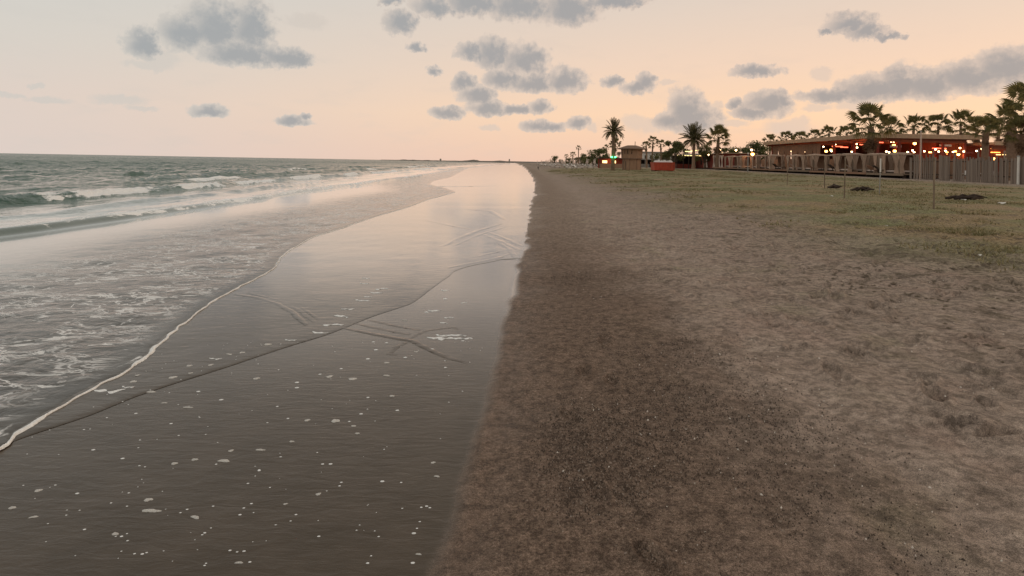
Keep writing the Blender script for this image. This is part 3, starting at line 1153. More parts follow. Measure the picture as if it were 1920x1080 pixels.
for px, py, w in ((547, 827, 11), (433, 843, 11), (576, 787, 11), (308, 751, 9), (415, 746, 8), (481, 707, 14), (661, 710, 17), (618, 705, 13), (725, 704, 10), (735, 743, 12),
                  (557, 715, 8), (557, 725, 8), (725, 680, 11), (677, 776, 7), (745, 770, 7), (670, 813, 9), (717, 904, 8), (776, 1003, 8), (785, 1043, 9), (774, 1059, 8),
                  (450, 964, 6), (486, 881, 6), (620, 870, 7), (230, 855, 7), (175, 838, 7), (145, 920, 7), (321, 790, 6), (372, 730, 7),
                  (355, 683, 12), (357, 697, 9), (395, 682, 10), (430, 662, 11), (454, 659, 12), (502, 644, 15), (324, 705, 15), (282, 730, 15), (250, 712, 14), (258, 700, 9),
                  (605, 870, 6), (640, 905, 5), (555, 965, 5), (545, 977, 4), (517, 984, 4), (705, 655, 8), (760, 670, 7), (690, 672, 8), (780, 660, 9), (810, 655, 8), (835, 690, 6),
                  (640, 690, 6), (600, 700, 6), (690, 745, 6), (655, 790, 5), (540, 783, 5), (520, 760, 5), (255, 770, 6), (465, 905, 5), (800, 952, 6), (806, 955, 5), (790, 954, 5),
                  (884, 636, 5), (868, 640, 6), (760, 600, 9), (800, 585, 8), (835, 560, 8), (700, 640, 6), (725, 642, 6)):
    flecks.append((px, py, w, 0, None))
for px, py, w in ((404, 670, 22), (545, 636, 20), (600, 622, 30), (625, 608, 34), (640, 592, 28), (652, 578, 22), (680, 562, 26), (706, 548, 22), (716, 541, 22), (690, 556, 14), (686, 520, 14), (683, 530, 16),
                  (820, 633, 34), (840, 636, 34), (858, 630, 30), (868, 635, 30), (832, 629, 26), (815, 582, 22), (842, 596, 16), (832, 606, 14), (205, 728, 50), (240, 722, 22), (835, 544, 14), (870, 568, 12)):
    flecks.append((px, py, w, 1, None))
tiny = [f for f in flecks if f[4] is None and not f[3] and f[2] <= 8]
flecks = [f for f in flecks if f not in tiny]


def below_line(px, py):
    x, y = gz0(px, py, -0.01)
    return x > float(L2(np.array(y)))


ranks = {}
for lg_ in (0, 1):
    for bl in (False, True):
        for k, f in enumerate(sorted([f for f in flecks if f[4] is None and f[3] == lg_ and below_line(f[0], f[1]) == bl])):
            ranks[f] = (ONES[k], 'below' if bl else 'above')
for i, (px, py, w, lg, lab) in enumerate(flecks):
    nth, where = ranks.get((px, py, w, lg, lab), ('', ''))
    x, y = gz0(px, py, -0.01)
    r = w / 2 * y / F * 0.82
    me = (BLOBL if lab else STREAKS[i % 5]) if lg else BLOBS[i % 4]
    sc = r / ((2.1 if lab else 1.5) if lg else 1.05)
    ang = random.uniform(-0.25, 0.25) + (0.12 if lg else random.uniform(-1, 1) * 0.4)
    o = link('foam_fleck', me, None, None, (x, y, wetz(x, y)), (0, 0, ang), (sc, sc * random.uniform(0.85, 1.2), min(sc * 0.8, 0.02)))
    if lab:
        tag(o, lab, 'foam', FLECK_G)
    else:
        tag(o, f'thin ragged foam streak {where} the dark swash line, {nth} from the left' if lg else f'small plain foam fleck {where} the dark swash line, {nth} from the left', 'foam', 'small foam streaks' if lg else 'small foam flecks')

# tiny foam dots nobody would count
VV, FF = [], []
for k in range(300):
    px, py = random.uniform(30, 930), 640 + 420 * random.random() ** 1.5
    x, y = gz0(px, py, -0.01)
    if k >= len(tiny) and (x > float(S(y)) - 0.15 or x < float(E(y)) + 0.1):
        continue
    r = random.uniform(0.0018, 0.006)
    if k < len(tiny):
        x, y = gz0(tiny[k][0], tiny[k][1], -0.01)
        r = tiny[k][2] / 2 * y / F * 0.8
    z = wetz(x, y)
    b0 = len(VV)
    for j in range(6):
        a = j * math.pi / 3
        VV.append((x + r * math.cos(a) * 1.4, y + r * math.sin(a), z - 0.0005))
    VV.append((x, y, z + r * 0.4))
    for j in range(6):
        FF.append((b0 + j, b0 + (j + 1) % 6, b0 + 6))
tag(link('foam_dots', tri_mesh('foam_dots', np.array(VV), np.array(FF), M_FOAM)), 'tiny foam dots sprinkled over the dark wet sand', 'foam', kind='stuff')

# ================================================================== far shore
M_FAR = plain('far_scrub', (0.21, 0.175, 0.145, 1), 0.9, 0.3, 0.02)  # colour lightened to imitate haze over the distant land
M_FARB = plain('far_plaster', (0.42, 0.37, 0.32, 1), 0.9, 0.1, 0.05)


def far_coast():
    n = 260
    px = np.linspace(715, 1065, n)
    P = np.zeros((n, 4, 3))
    for i, p in enumerate(px):
        k = (p - 715) / 350
        Yd = 2600 - 1700 * k ** 0.7
        top = 1.2 + 3.2 * sstep(np.array(p), 790, 960) + 4.0 * max(0, float(fbm(p * 0.045, 1.0, 4, 501))) * sstep(np.array(p), 720, 760) + 5 * float(sstep(np.array(p), 872, 884) * (1 - sstep(np.array(p), 892, 900))) * 0.7
        top *= Yd / 2300
        hz = at(p, HY + (p - 960) * math.tan(ROLL), Yd)
        P[i, 0] = (hz.x, Yd - 20, -0.5)
        P[i, 1] = (hz.x, Yd, 0.3 * top + H)
        P[i, 2] = (hz.x, Yd + 30, top + H * 0.6)
        P[i, 3] = (hz.x, Yd + 160, top * 0.5)
    return link('headland', grid_mesh('headland', P, None, M_FAR))


tag(far_coast(), kind='structure')
for px, w, h, Yd, lab in ((826, 3.0, 3.6, 2100, 'tiny block shaped building on the far headland, left one'), (955, 2.6, 5.0, 1500, 'tiny tower block on the far headland near the beach end')):
    b = MB()
    s_ = Yd / F
    b.box(-w / 2 * s_, w / 2 * s_, 0, 8, 0, h * s_ + 1)
    b.box(-w / 4 * s_, w / 4 * s_, 1, 6, h * s_ + 1, h * s_ + 2.2)
    o = b.build('distant_building', M_FARB, None, loc=(at(px, 300, Yd).x, Yd - 4, 0.5))
    tag(o, lab, 'building')

# ================================================================== plants
M_TRUNK = plain('palm_trunk', (0.22, 0.14, 0.092, 1), 0.95, 0.35, 6.0, bump=0.6)
M_SKIRT = leaf_mat('dead_frond', (0.11, 0.062, 0.032, 1), (0.21, 0.125, 0.065, 1), 0.15)
M_FAN = leaf_mat('fan_frond', (0.115, 0.112, 0.038, 1), (0.24, 0.195, 0.078, 1), 0.45)
M_DATE = leaf_mat('date_frond', (0.10, 0.098, 0.042, 1), (0.215, 0.175, 0.083, 1), 0.45)
M_LEAF = leaf_mat('broad_leaf', (0.085, 0.100, 0.034, 1), (0.19, 0.175, 0.068, 1), 0.45)
M_BARK = plain('bark', (0.11, 0.085, 0.062, 1), 0.95, 0.3, 5.0, bump=0.5)


def fan_frond(seed, droop, mat, pet=1.25, rad=0.82, nseg=19):
    """palmate leaf: stalk along +X then a fan of pointed blades whose tips hang"""
    r = random.Random(seed)
    b = MB()
    # stalk
    def stalk(t):
        return Vector((t * pet, 0, 0.10 * math.sin(t * 2.2) - droop * 0.25 * t * t))
    tip = stalk(1.0)
    b.tube([stalk(0), stalk(0.35), stalk(0.7), tip], [0.030, 0.024, 0.018, 0.014], 4, False)
    for k in range(nseg):
        a = (k / (nseg - 1) - 0.5) * math.radians(235)
        L = rad * (0.72 + 0.28 * math.cos(a * 0.75)) * r.uniform(0.88, 1.1)
        d = Vector((math.cos(a), math.sin(a), 0.0))
        n = Vector((-math.sin(a), math.cos(a), 0.0))
        up = 0.16 * math.cos(a)
        w = 0.085 * rad
        p0 = tip + d * 0.03
        m1 = tip + d * (L * 0.48) + Vector((0, 0, up * 0.5 - droop * 0.06))
        m2 = tip + d * (L * 0.80) + Vector((0, 0, up * 0.5 - droop * (0.22 + r.uniform(0, 0.08))))
        e = tip + d * (L * 0.98) + Vector((0, 0, up * 0.2 - droop * (0.46 + r.uniform(0, 0.2))))
        c = Vector((0, 0, 0.035 * rad))
        nb = len(b.v)
        b.v += [tuple(p0), tuple(m1 + n * w + c), tuple(m1 - c), tuple(m1 - n * w + c), tuple(m2 + n * w * 0.5), tuple(m2 - n * w * 0.5), tuple(e)]
        b.f += [(nb, nb + 1, nb + 2), (nb, nb + 2, nb + 3), (nb + 1, nb + 4, nb + 2), (nb + 2, nb + 4, nb + 5), (nb + 2, nb + 5, nb + 3), (nb + 4, nb + 6, nb + 5)]
    return b.mesh('frond', mat)


def date_frond(seed, droop, mat, L=2.6, n=30):
    """feather leaf: arching midrib with narrow leaflets in a shallow V"""
    r = random.Random(seed)
    b = MB()

    def rib(t):
        return Vector((L * (t - 0.10 * droop * t * t), 0, L * (0.20 * t - 0.55 * droop * t * t)))
    b.tube([rib(i / 6) for i in range(7)], [0.035 * (1 - 0.13 * i) for i in range(7)], 4, False)
    for i in range(n):
        t = 0.12 + 0.88 * i / (n - 1)
        p = rib(t)
        d = (rib(min(1, t + 0.02)) - rib(t - 0.02)).normalized()
        ll = L * 0.24 * math.sin(math.pi * (0.18 + 0.78 * t)) * r.uniform(0.85, 1.1) + 0.06
        for sgn in (-1, 1):
            o = (d * 0.72 + Vector((0, sgn * 0.72, 0)) + Vector((0, 0, 0.28))).normalized()
            e = p + o * ll + Vector((0, 0, -0.10 * ll))
            w = d * 0.030
            m = p + o * ll * 0.5 + Vector((0, 0, 0.02))
            nb = len(b.v)
            b.v += [tuple(p), tuple(m + w), tuple(e), tuple(m - w)]
            b.f += [(nb, nb + 1, nb + 2), (nb, nb + 2, nb + 3)]
    return b.mesh('frond', mat)


FANS = [fan_frond(1, 0.15, M_FAN), fan_frond(2, 0.55, M_FAN), fan_frond(3, 1.0, M_FAN)]
FAN_DEAD = fan_frond(5, 1.2, M_SKIRT, 0.8, 0.85, 13)
DATES = [date_frond(1, 0.25, M_DATE), date_frond(2, 0.65, M_DATE), date_frond(3, 1.05, M_DATE)]


def trunk_mesh(h, r0, r1, seed, skirt=False):
    r = random.Random(seed)
    n, m = 12, 26
    P = np.zeros((m, n + 1, 3))
    bx, by = r.uniform(-0.03, 0.03), r.uniform(-0.03, 0.03)
    for i in range(m):
        t = i / (m - 1)
        rr = r0 + (r1 - r0) * t + 0.35 * r0 * math.exp(-t * 14) + (0.05 * r0 if i % 2 else 0)
        for k in range(n + 1):
            a = 2 * math.pi * (k % n) / n
            j = 1 + 0.06 * math.sin(3 * a + i * 1.9)
            P[i, k] = (bx * h * t * t + rr * j * math.cos(a), by * h * t * t + rr * j * math.sin(a), h * t)
    return grid_mesh('trunk', P, None, M_TRUNK), (bx * h, by * h)


def palm(name, kind, x, y, z, h, crown_r, label, seed, group, parts=True, nf=None, tr=0.2, dead=6, lean=0.0):
    """h = height of the crown's heart above the ground"""
    r = random.Random(seed)
    root = empty(name, (x, y, z), r.uniform(0, 6.28))
    tag(root, label, 'palm tree', group)
    tm, (bx, by) = trunk_mesh(h, tr * 1.1, tr * 0.9, seed)
    link('trunk', tm, None, root)
    fan = kind == 'fan'
    nf = (nf * 75 // 100) if (fan and nf) else (nf or (19 if fan else 46))
    lib = FANS if fan else DATES
    base_r = 2.0 if fan else 2.45
    sc = crown_r / base_r
    jobs = []
    for k in range(nf):
        u = (k + 0.5) / nf
        pitch = math.radians(82 - (100 if fan else 112) * u ** (0.85 if fan else 1.0))        # upright in the middle to hanging
        az = k * 2.399963 + r.uniform(-0.25, 0.25)
        me = lib[0 if u < 0.3 else (1 if u < 0.68 else 2)]
        s = sc * r.uniform(0.86, 1.08) * (0.85 + 0.15 * math.sin(math.pi * min(1, u + 0.25)))
        M = Matrix.Translation((bx, by, h)) @ Matrix.Rotation(az, 4, 'Z') @ Matrix.Rotation(-pitch, 4, 'Y') @ Matrix.Rotation(r.uniform(-0.5, 0.5), 4, 'X') @ Matrix.Diagonal((s, s, s, 1))
        jobs.append((me, M))
    for k in range(dead if fan else 0):
        az = r.uniform(0, 6.28)
        s = sc * r.uniform(0.55, 0.8)
        M = Matrix.Translation((bx, by, h - 0.15 * crown_r - r.uniform(0, 0.35) * crown_r)) @ Matrix.Rotation(az, 4, 'Z') @ Matrix.Rotation(math.radians(r.uniform(55, 80)), 4, 'Y') @ Matrix.Diagonal((s, s, s, 1))
        jobs.append((FAN_DEAD, M))
    if parts:
        for me, M in jobs:
            o = link('frond', me, None, root)
            o.matrix_local = M
    else:
        bm = bmesh.new()
        for me, M in jobs:
            n0 = len(bm.verts)
            bm.from_mesh(me)
            bm.verts.ensure_lookup_table()
            for v in bm.verts[n0:]:
                v.co = M @ v.co
        me = bpy.data.meshes.new('crown')
        bm.to_mesh(me)
        bm.free()
        me.materials.append(M_FAN if fan else M_DATE)
        link('crown', me, None, root)
    return root


def palm_px(kind, px, pyc, Y, crown_px, label, seed, group, **kw):
    c = at(px, pyc, Y)
    z = float(ground(c.x, Y)) - 0.05
    return palm('fan_palm' if kind == 'fan' else 'date_palm', kind, c.x, Y, z, c.z - z, crown_px * Y / F, label, seed, group, **kw)


def leaf_tree(name, x, y, z, w, h, label, seed, group, trunk_h=0.25, n=1500, cat='tree'):
    r = np.random.default_rng(seed)
    root = empty(name, (x, y, z))
    tag(root, label, cat, group)
    b = MB()
    th = h * trunk_h
    b.tube([(0, 0, -0.1), (0.02 * w, 0, th * 0.6), (0, 0.02 * w, th * 1.5)], [0.05 * w + 0.05, 0.04 * w + 0.03, 0.03 * w], 7)
    cl = []
    for k in range(11):
        a = k * 2.4 + r.uniform(-0.4, 0.4)
        rr = w * 0.5 * math.sqrt(r.uniform(0.05, 0.75))
        zz = th + (h - th) * r.uniform(0.12, 0.86)
        env = math.sin(math.pi * min(1, max(0.05, 0.15 + 0.85 * (zz - th) / (h - th)))) ** 0.6
        c = Vector((rr * env * math.cos(a), rr * env * math.sin(a), zz))
        cl.append((c, w * r.uniform(0.13, 0.24)))
        b.tube([(0, 0, th * 0.9), tuple(c * 0.55 + Vector((0, 0, th * 0.5))), tuple(c)], [0.028 * w, 0.016 * w, 0.006 * w], 5, False)
    b.build('trunk', M_BARK, root)
    V = np.zeros((n * 4, 3))
    for k in range(n):
        c, cr = cl[k % len(cl)]
        d = r.normal(size=3)
        d /= np.linalg.norm(d)
        p = np.array(c) + d * cr * r.uniform(0.35, 1.12) * np.array([1.1, 1.1, 0.85])
        nn = d + 0.9 * r.normal(size=3)
        nn /= np.linalg.norm(nn)
        e1 = np.cross(nn, r.normal(size=3))
        e1 /= np.linalg.norm(e1)
        e2 = np.cross(nn, e1)
        s = w * r.uniform(0.018, 0.042)
        V[k * 4:k * 4 + 4] = [p - e1 * s * 1.5, p - e2 * s * 0.7, p + e1 * s * 1.5, p + e2 * s * 0.7]
    link('crown', tri_mesh('crown', V, np.arange(n * 4).reshape(n, 4), M_LEAF), None, root)
    return root


def tree_px(name, px, py_top, px_w, Y, label, seed, group, **kw):
    c = at(px, py_top, Y)
    z = float(ground(c.x, Y))
    return leaf_tree(name, c.x, Y, z, px_w * Y / F, c.z - z, label, seed, group, **kw)


G_RES = 'palms standing round the beach restaurant'
palm_px('fan', 1634, 238, 70, 50, 'tall fan palm with thick shaggy trunk in front of the restaurant roof', 21, G_RES, tr=0.36, dead=12, nf=24)
palm_px('fan', 1667, 243, 112, 28, 'fan palm just right of the thick shaggy palm, behind the restaurant roof', 22, G_RES)
palm_px('fan', 1711, 240, 104, 30, 'fan palm behind the restaurant roof, left of the pale lamp pole', 23, G_RES)
palm_px('fan', 1757, 239, 104, 30, 'fan palm behind the restaurant roof, first to the right of the pale lamp pole', 24, G_RES)
palm_px('fan', 1801, 236, 100, 34, 'fan palm behind the right end of the main restaurant roof', 25, G_RES)
palm_px('fan', 1832, 245, 84, 32, 'fan palm over the lower roof, left of the trunk standing before that roof', 26, G_RES)
palm_px('fan', 1847, 247, 60, 30, 'fan palm whose trunk stands before the lower restaurant roof', 27, G_RES, tr=0.3, dead=4)
palm_px('fan', 1871, 246, 84, 30, 'fan palm behind the lower roof, left of the dark clump at the border', 28, G_RES)
palm_px('fan', 1898, 228, 56, 46, 'shaggy fan palm with hanging dead fronds near the right border', 29, G_RES, tr=0.4, dead=16, nf=28)
palm_px('fan', 1938, 205, 50, 60, 'tallest fan palm, cut off by the right border', 30, G_RES, tr=0.42, dead=16, nf=30)
palm_px('fan', 1915, 252, 52, 38, 'low dark fan palm against the right border', 31, G_RES, tr=0.35, dead=14, nf=26)
ordl = ['leftmost', 'second', 'third', 'fourth', 'fifth', 'sixth']
for k, (px, py, Y, r_) in enumerate(((1444, 266, 135, 17), (1474, 262, 130, 19), (1503, 262, 126, 19), (1530, 258, 122, 20), (1554, 254, 118, 22), (1587, 252, 112, 21))):
    palm_px('fan', px, py, Y, r_, f'small fan palm top over the sloping left roof edge, {ordl[k]} of six', 40 + k, 'row of palms behind the sloping roof edge', parts=False, nf=22)
palm_px('date', 1301, 263, 118, 32, 'date palm with drooping feathery fronds over the lit awning', 51, G_RES, nf=40, tr=0.3)
palm_px('fan', 1345, 262, 112, 31, 'fan palm above the dark red curtained stall', 52, G_RES, tr=0.3, dead=5)
palm_px('date', 1150, 248, 95, 26, 'lone slender date palm beside the lookout hut', 53, G_RES, nf=40, tr=0.26)
G_FARP = 'smaller palms further down the beach'
palm_px('fan', 1153, 271, 150, 15, 'fan palm crown showing behind the slender date palm trunk', 54, G_FARP, parts=False)
palm_px('fan', 1213, 274, 140, 12, 'small dark fan palm just right of the lookout hut roof', 55, G_FARP, parts=False, nf=20)
palm_px('fan', 1223, 267, 150, 14, 'slim fan palm with upright crown right of the lookout hut', 56, G_FARP, parts=False, nf=18, dead=2)
palm_px('fan', 1240, 272, 150, 12, 'slim fan palm between the lookout hut and the round green tree', 57, G_FARP, parts=False, nf=18, dead=2)
palm_px('fan', 1085, 278.5, 210, 7, 'very tall thin palm far down the beach', 58, G_FARP, parts=False, nf=18, dead=0, tr=0.16)
palm_px('fan', 1138, 278, 190, 8, 'far palm top left of the slender date palm', 59, G_FARP, parts=False, nf=16, dead=2)
palm_px('fan', 1074, 291, 260, 8, 'far palm left of the very tall thin palm', 60, G_FARP, parts=False, nf=16, dead=2)
palm_px('fan', 1062, 294, 280, 6, 'far low palm, second from the left end of the tree line', 61, G_FARP, parts=False, nf=16, dead=2)

G_TR = 'leafy trees along the back of the beach'
tree_px('leafy_tree', 1265, 259, 40, 125, 'round dense green tree behind the red skip', 71, G_TR, trunk_h=0.2, n=2600)
tree_px('leafy_tree', 1322, 268, 34, 122, 'dark green bushy tree right beside the drooping date palm', 72, G_TR, n=1800)
tree_px('leafy_tree', 1364, 272, 36, 130, 'low bushy tree right of the palm over the red stall', 73, G_TR, n=1600)
tree_px('leafy_tree', 1392, 270, 36, 140, 'bright green bushy tree over the lamp of the red stall', 74, G_TR, n=1600)
tree_px('leafy_tree', 1418, 266, 40, 140, 'green bushy tree left of the sloping restaurant roof', 75, G_TR, n=1800)
tree_px('leafy_tree', 1112, 280, 26, 185, 'left one of two large dark trees left of the date palm', 76, G_TR, n=1500)
tree_px('leafy_tree', 1128, 276, 30, 180, 'right one of two large dark trees left of the date palm', 77, G_TR, n=1700)
tree_px('leafy_tree', 1095, 287, 20, 240, 'pointed tree right of the very tall thin palm', 78, G_TR, n=900)
tree_px('leafy_tree', 1040, 293, 18, 300, 'flat topped tree at the left end of the tree line', 79, G_TR, n=800)
tree_px('leafy_tree', 1081, 294, 14, 260, 'low bush under the very tall thin palm', 80, G_TR, n=700)
tree_px('leafy_tree', 1160, 283, 18, 150, 'dark bush hidden between date palm trunk and lookout hut', 81, G_TR, n=700)
tree_px('leafy_tree', 1052, 297, 12, 300, 'small far bush next to the flat topped tree', 82, G_TR, n=500)
tree_px('leafy_tree', 1230, 283, 22, 145, 'shrubby tree below the two slim palms', 83, G_TR, n=800)
tree_px('leafy_tree', 1103, 296, 26, 200, 'low dark bush below the large dark trees', 84, G_TR, n=900)

for k, (px, py, w, Y, lab) in enumerate((
        (1190, 284, 30, 190, 'green tree mass behind the lookout hut'), (1285, 272, 30, 140, 'dark green tree between the round tree and the drooping date palm'),
        (1378, 276, 34, 150, 'low green tree over the middle bulb of the red stall'), (1405, 274, 30, 150, 'leafy tree right behind the bright orange lamp'), (1436, 270, 40, 150, 'leafy tree touching the left tip of the sloping roof'),
        (1142, 286, 24, 175, 'green tree just left of the slender date palm trunk'), (1068, 297, 18, 270, 'low far tree left of the very tall thin palm base'), (1090, 293, 18, 230, 'low far tree right under the very tall thin palm'),
        (1250, 283, 26, 160, 'green shrub in front of the small white building'), (1340, 276, 30, 135, 'bushy green tree under the palm over the red stall'), (1118, 291, 26, 190, 'low green bush below the two large dark trees'))):
    tree_px('leafy_tree', px, py, w, Y, lab, 300 + k, G_TR, n=1300, trunk_h=0.12)

# ================================================================== things on the beach
M_WOOD = plain('weathered_wood', (0.20, 0.145, 0.10, 1), 0.85, 0.3, 4.0, stretch=(3, 3, 0.5))
M_DKWOOD = plain('dark_wood', (0.055, 0.036, 0.026, 1), 0.85, 0.3, 3.0)
M_HUT = plain('hut_board', (0.36, 0.215, 0.135, 1), 0.85, 0.16, 2.0, stretch=(3, 3, 0.6))
M_HUTROOF = plain('hut_roof', (0.20, 0.125, 0.085, 1), 0.9, 0.2, 3.0)
M_VOID = plain('dark_opening', (0.02, 0.014, 0.012, 1), 0.9, 0.2)  # near-black colour standing in for the shade in gaps and openings
M_RED = plain('red_paint', (0.42, 0.065, 0.028, 1), 0.55, 0.28, 1.8)
M_REDW = plain('dark_red_wall', (0.22, 0.045, 0.030, 1), 0.8, 0.25, 1.5)
M_BAG = plain('white_sack', (0.62, 0.56, 0.52, 1), 0.6, 0.18, 3.0)
M_WHITE = plain('white_paint', (0.70, 0.66, 0.60, 1), 0.7, 0.12, 2.0)
M_CLOTH = plain('cream_cloth', (0.44, 0.31, 0.23, 1), 0.9, 0.28, 2.0, stretch=(2, 2, 0.3))
M_CLOTHW = plain('pale_cloth', (0.58, 0.46, 0.39, 1), 0.9, 0.14, 2.0)
M_CLOTHB = plain('brown_cloth', (0.26, 0.15, 0.095, 1), 0.9, 0.2, 2.0)
M_GREYW = plain('grey_board', (0.23, 0.18, 0.145, 1), 0.9, 0.28, 2.0, stretch=(3, 3, 0.5))
M_ROOF = plain('reed_roof', (0.46, 0.31, 0.20, 1), 0.9, 0.25, 4.0, bump=0.4)
M_GREY = plain('grey_metal', (0.30, 0.28, 0.25, 1), 0.6, 0.2, 4.0)


def glow(name, col, strength):
    if name in MATS:
        return MATS[name]
    m, nt, b = new_mat(name)
    b.inputs['Base Color'].default_value = (0.6, 0.5, 0.4, 1)
    b.inputs['Emission Color'].default_value = col
    g = N(nt, 'ShaderNodeTexCoord')
    n = nnoise(nt, g.outputs['Object'], 2.0, 2.0)
    nt.links.new(nss(nt, n, 0.2, 0.8, strength * 0.8, strength * 1.2), b.inputs['Emission Strength'])
    MATS[name] = m
    return m


M_BULB = glow('warm_bulb', (1.0, 0.62, 0.30, 1), 14)
M_BULBO = glow('orange_bulb', (1.0, 0.38, 0.08, 1), 10)
M_NEONR = glow('red_strip', (1.0, 0.11, 0.05, 1), 3.2)
M_NEONO = glow('orange_strip', (1.0, 0.34, 0.06, 1), 4.0)
M_NEONY = glow('yellow_strip', (1.0, 0.72, 0.28, 1), 2.4)
M_GREEN = glow('green_lamp', (0.05, 1.0, 0.22, 1), 5.0)


def point(parent, col, watts, loc=(0, 0, 0), rad=0.15):
    l = bpy.data.lights.new('lamp_light', 'POINT')
    l.energy = watts
    l.color = col
    l.shadow_soft_size = rad
    o = bpy.data.objects.new('lamp_light', l)
    COL.objects.link(o)
    o.parent = parent
    o.location = loc
    return o


# ---- slender posts on the sand
POSTS = [(1751, 393, 295, 'nearest of the slender dark posts standing in the grass'),
         (1583, 372, 294, 'slender post in the grass left of the white topped post'),
         (1649, 364, 297, 'slender post with pale top in the grass before the shaggy palm'),
         (1546, 353, 300, 'thin post in the grass, third from the left before the cabanas'),
         (1476, 346, 306, 'thin post in the grass, second from the left before the cabanas'),
         (1402, 323, 286, 'pale thin post beside the bright lamp of the red stall')]
for k, (px, yb, yt, lab) in enumerate(POSTS):
    p = gp(px, yb)
    h = (yb - yt) * p.y / F
    root = empty('beach_post', (p.x, p.y, p.z))
    tag(root, lab, 'post', 'posts standing on the sand')
    b = MB()
    lx = random.uniform(-0.03, 0.03)
    b.tube([(0, 0, -0.1), (lx * 0.4, 0, h * 0.4), (lx, 0, h * (0.62 if k == 2 else 0.93))], [0.027, 0.025, 0.022] if k != 5 else [0.08, 0.08, 0.075], 9)
    b.build('pole', M_GREY if k in (2, 5) else M_WOOD, root)
    b = MB()
    b.tube([(lx, 0, h * (0.62 if k == 2 else 0.93)), (lx, 0, h)], [0.033, 0.030] if k != 5 else [0.1, 0.09], 9)
    b.build('cap', M_WHITE if k in (2, 5) else M_WOOD, root)

# ---- driftwood and litter in the grass
def driftwood(px0, px1, py, label, seed):
    r = random.Random(seed)
    p0, p1 = gp(px0, py), gp(px1, py + 1.5)
    mid = (p0 + p1) / 2
    root = empty('driftwood', mid)
    tag(root, label, 'driftwood')
    L = (p1 - p0).length
    d = (p1 - p0).normalized()
    for k in range(7):
        t0 = r.uniform(-0.5, 0.15)
        t1 = t0 + r.uniform(0.3, 0.6)
        t1 = min(t1, 0.5)
        a = d * (t0 * L) + Vector((r.uniform(-.1, .1), r.uniform(-0.25, 0.25), 0.03))
        c = d * (t1 * L) + Vector((r.uniform(-.1, .1), r.uniform(-0.25, 0.25), r.uniform(0.04, 0.16)))
        b = MB()
        m_ = (a + c) / 2 + Vector((0, 0, r.uniform(0.02, 0.14)))
        b.tube([a, m_, c], [r.uniform(0.035, 0.07), 0.06, 0.02], 6)
        b.build('branch', M_DKWOOD, root, True)


driftwood(1776, 1846, 374, 'dark heap of driftwood in the grass at right', 1)
driftwood(1588, 1640, 358, 'dark driftwood in the grass left of the pale topped post', 2)
driftwood(1552, 1578, 352.5, 'short dark driftwood beside the third thin post', 3)
for k, (px, py, w, lab) in enumerate(((1559, 369.5, 8, 'white scrap of litter in the grass below the driftwood'), (1806, 377, 8, 'small white scrap in front of the dark driftwood heap'),
                                      (1879, 384.5, 16, 'flat white scrap in the grass near the right border'), (1838, 483, 10, 'white scrap on the trampled sand at right'), (1662, 426, 5, 'tiny white scrap on the sand below the driftwood'))):
    p = gp(px, py)
    s_ = w * p.y / F / 2
    b = MB()
    r = random.Random(k)
    b.grid(lambda u, v: ((u - 0.5) * 2 * s_ * (1 + 0.3 * math.sin(5 * v + k)), (v - 0.5) * 1.4 * s_, 0.03 + 0.5 * s_ * abs(math.sin(3.3 * u + 2.1 * v + k))), 6, 5)
    tag(b.build('litter_scrap', M_WHITE, None, loc=p, rot=(0, 0, r.uniform(0, 1))), lab, 'litter')

# ---- red skip filled with white sacks
sk = gp(1246, 321.2)
SKW = 38 * sk.y / F
root = empty('red_skip', (sk.x, sk.y + 0.2, sk.z), math.radians(-6))
tag(root, 'red metal skip with ribbed sides standing on the sand', 'skip')
b = MB()
w, l, h = SKW / 2, 2.1, 1.25
b.v += [(-w * 0.93, 0, 0.12), (w * 0.93, 0, 0.12), (w, 0, h), (-w, 0, h), (-w * 0.93, l * 2, 0.12), (w * 0.93, l * 2, 0.12), (w, l * 2, h), (-w, l * 2, h)]
b.f += [(0, 1, 2, 3), (1, 5, 6, 2), (5, 4, 7, 6), (4, 0, 3, 7), (0, 4, 5, 1)]
b.build('body', M_RED, root)
b = MB()
for x0, x1, y0, y1 in ((-w - 0.05, w + 0.05, -0.06, 0.04), (-w - 0.05, w + 0.05, 2 * l - 0.04, 2 * l + 0.06), (-w - 0.06, -w + 0.04, 0.04, 2 * l - 0.04), (w - 0.04, w + 0.06, 0.04, 2 * l - 0.04)):
    b.box(x0, x1, y0, y1, h - 0.03, h + 0.08)
b.build('rim', M_RED, root)
me = None
for k in range(7):
    x = -w * 0.9 + k * (2 * w * 0.9 / 6)
    b = MB()
    b.box(x - 0.04, x + 0.04, -0.09, -0.001, 0.16, h - 0.05)
    b.build('rib', M_RED, root)
for k in range(4):
    b = MB()
    b.box(w + 0.0, w + 0.08, 0.3 + k * 1.1, 0.38 + k * 1.1, 0.16, h - 0.05)
    b.build('rib', M_RED, root)
b = MB()
b.box(-w * 0.9, -w * 0.7, 0.1, 2 * l - 0.1, 0, 0.118)
b.box(w * 0.7, w * 0.9, 0.1, 2 * l - 0.1, 0, 0.118)
b.build('skid', M_DKWOOD, root)


def sack(seed):
    r = random.Random(seed)
    n, m = 12, 7
    P = np.zeros((m, n + 1, 3))
    ph = [r.uniform(0, 6) for _ in range(3)]
    for i in range(m):
        t = i / (m - 1)
        rr = max(0.03, math.sin(math.pi * (0.12 + 0.86 * t)) ** 0.7) * 0.5
        for k in range(n + 1):
            a = 2 * math.pi * (k % n) / n
            f = 1 + 0.12 * math.sin(3 * a + ph[0] + 2 * t) + 0.07 * math.sin(5 * a + ph[1])
            P[i, k] = (rr * f * math.cos(a), rr * f * math.sin(a), 0.62 * t)
    return grid_mesh('sack', P, None, M_BAG)


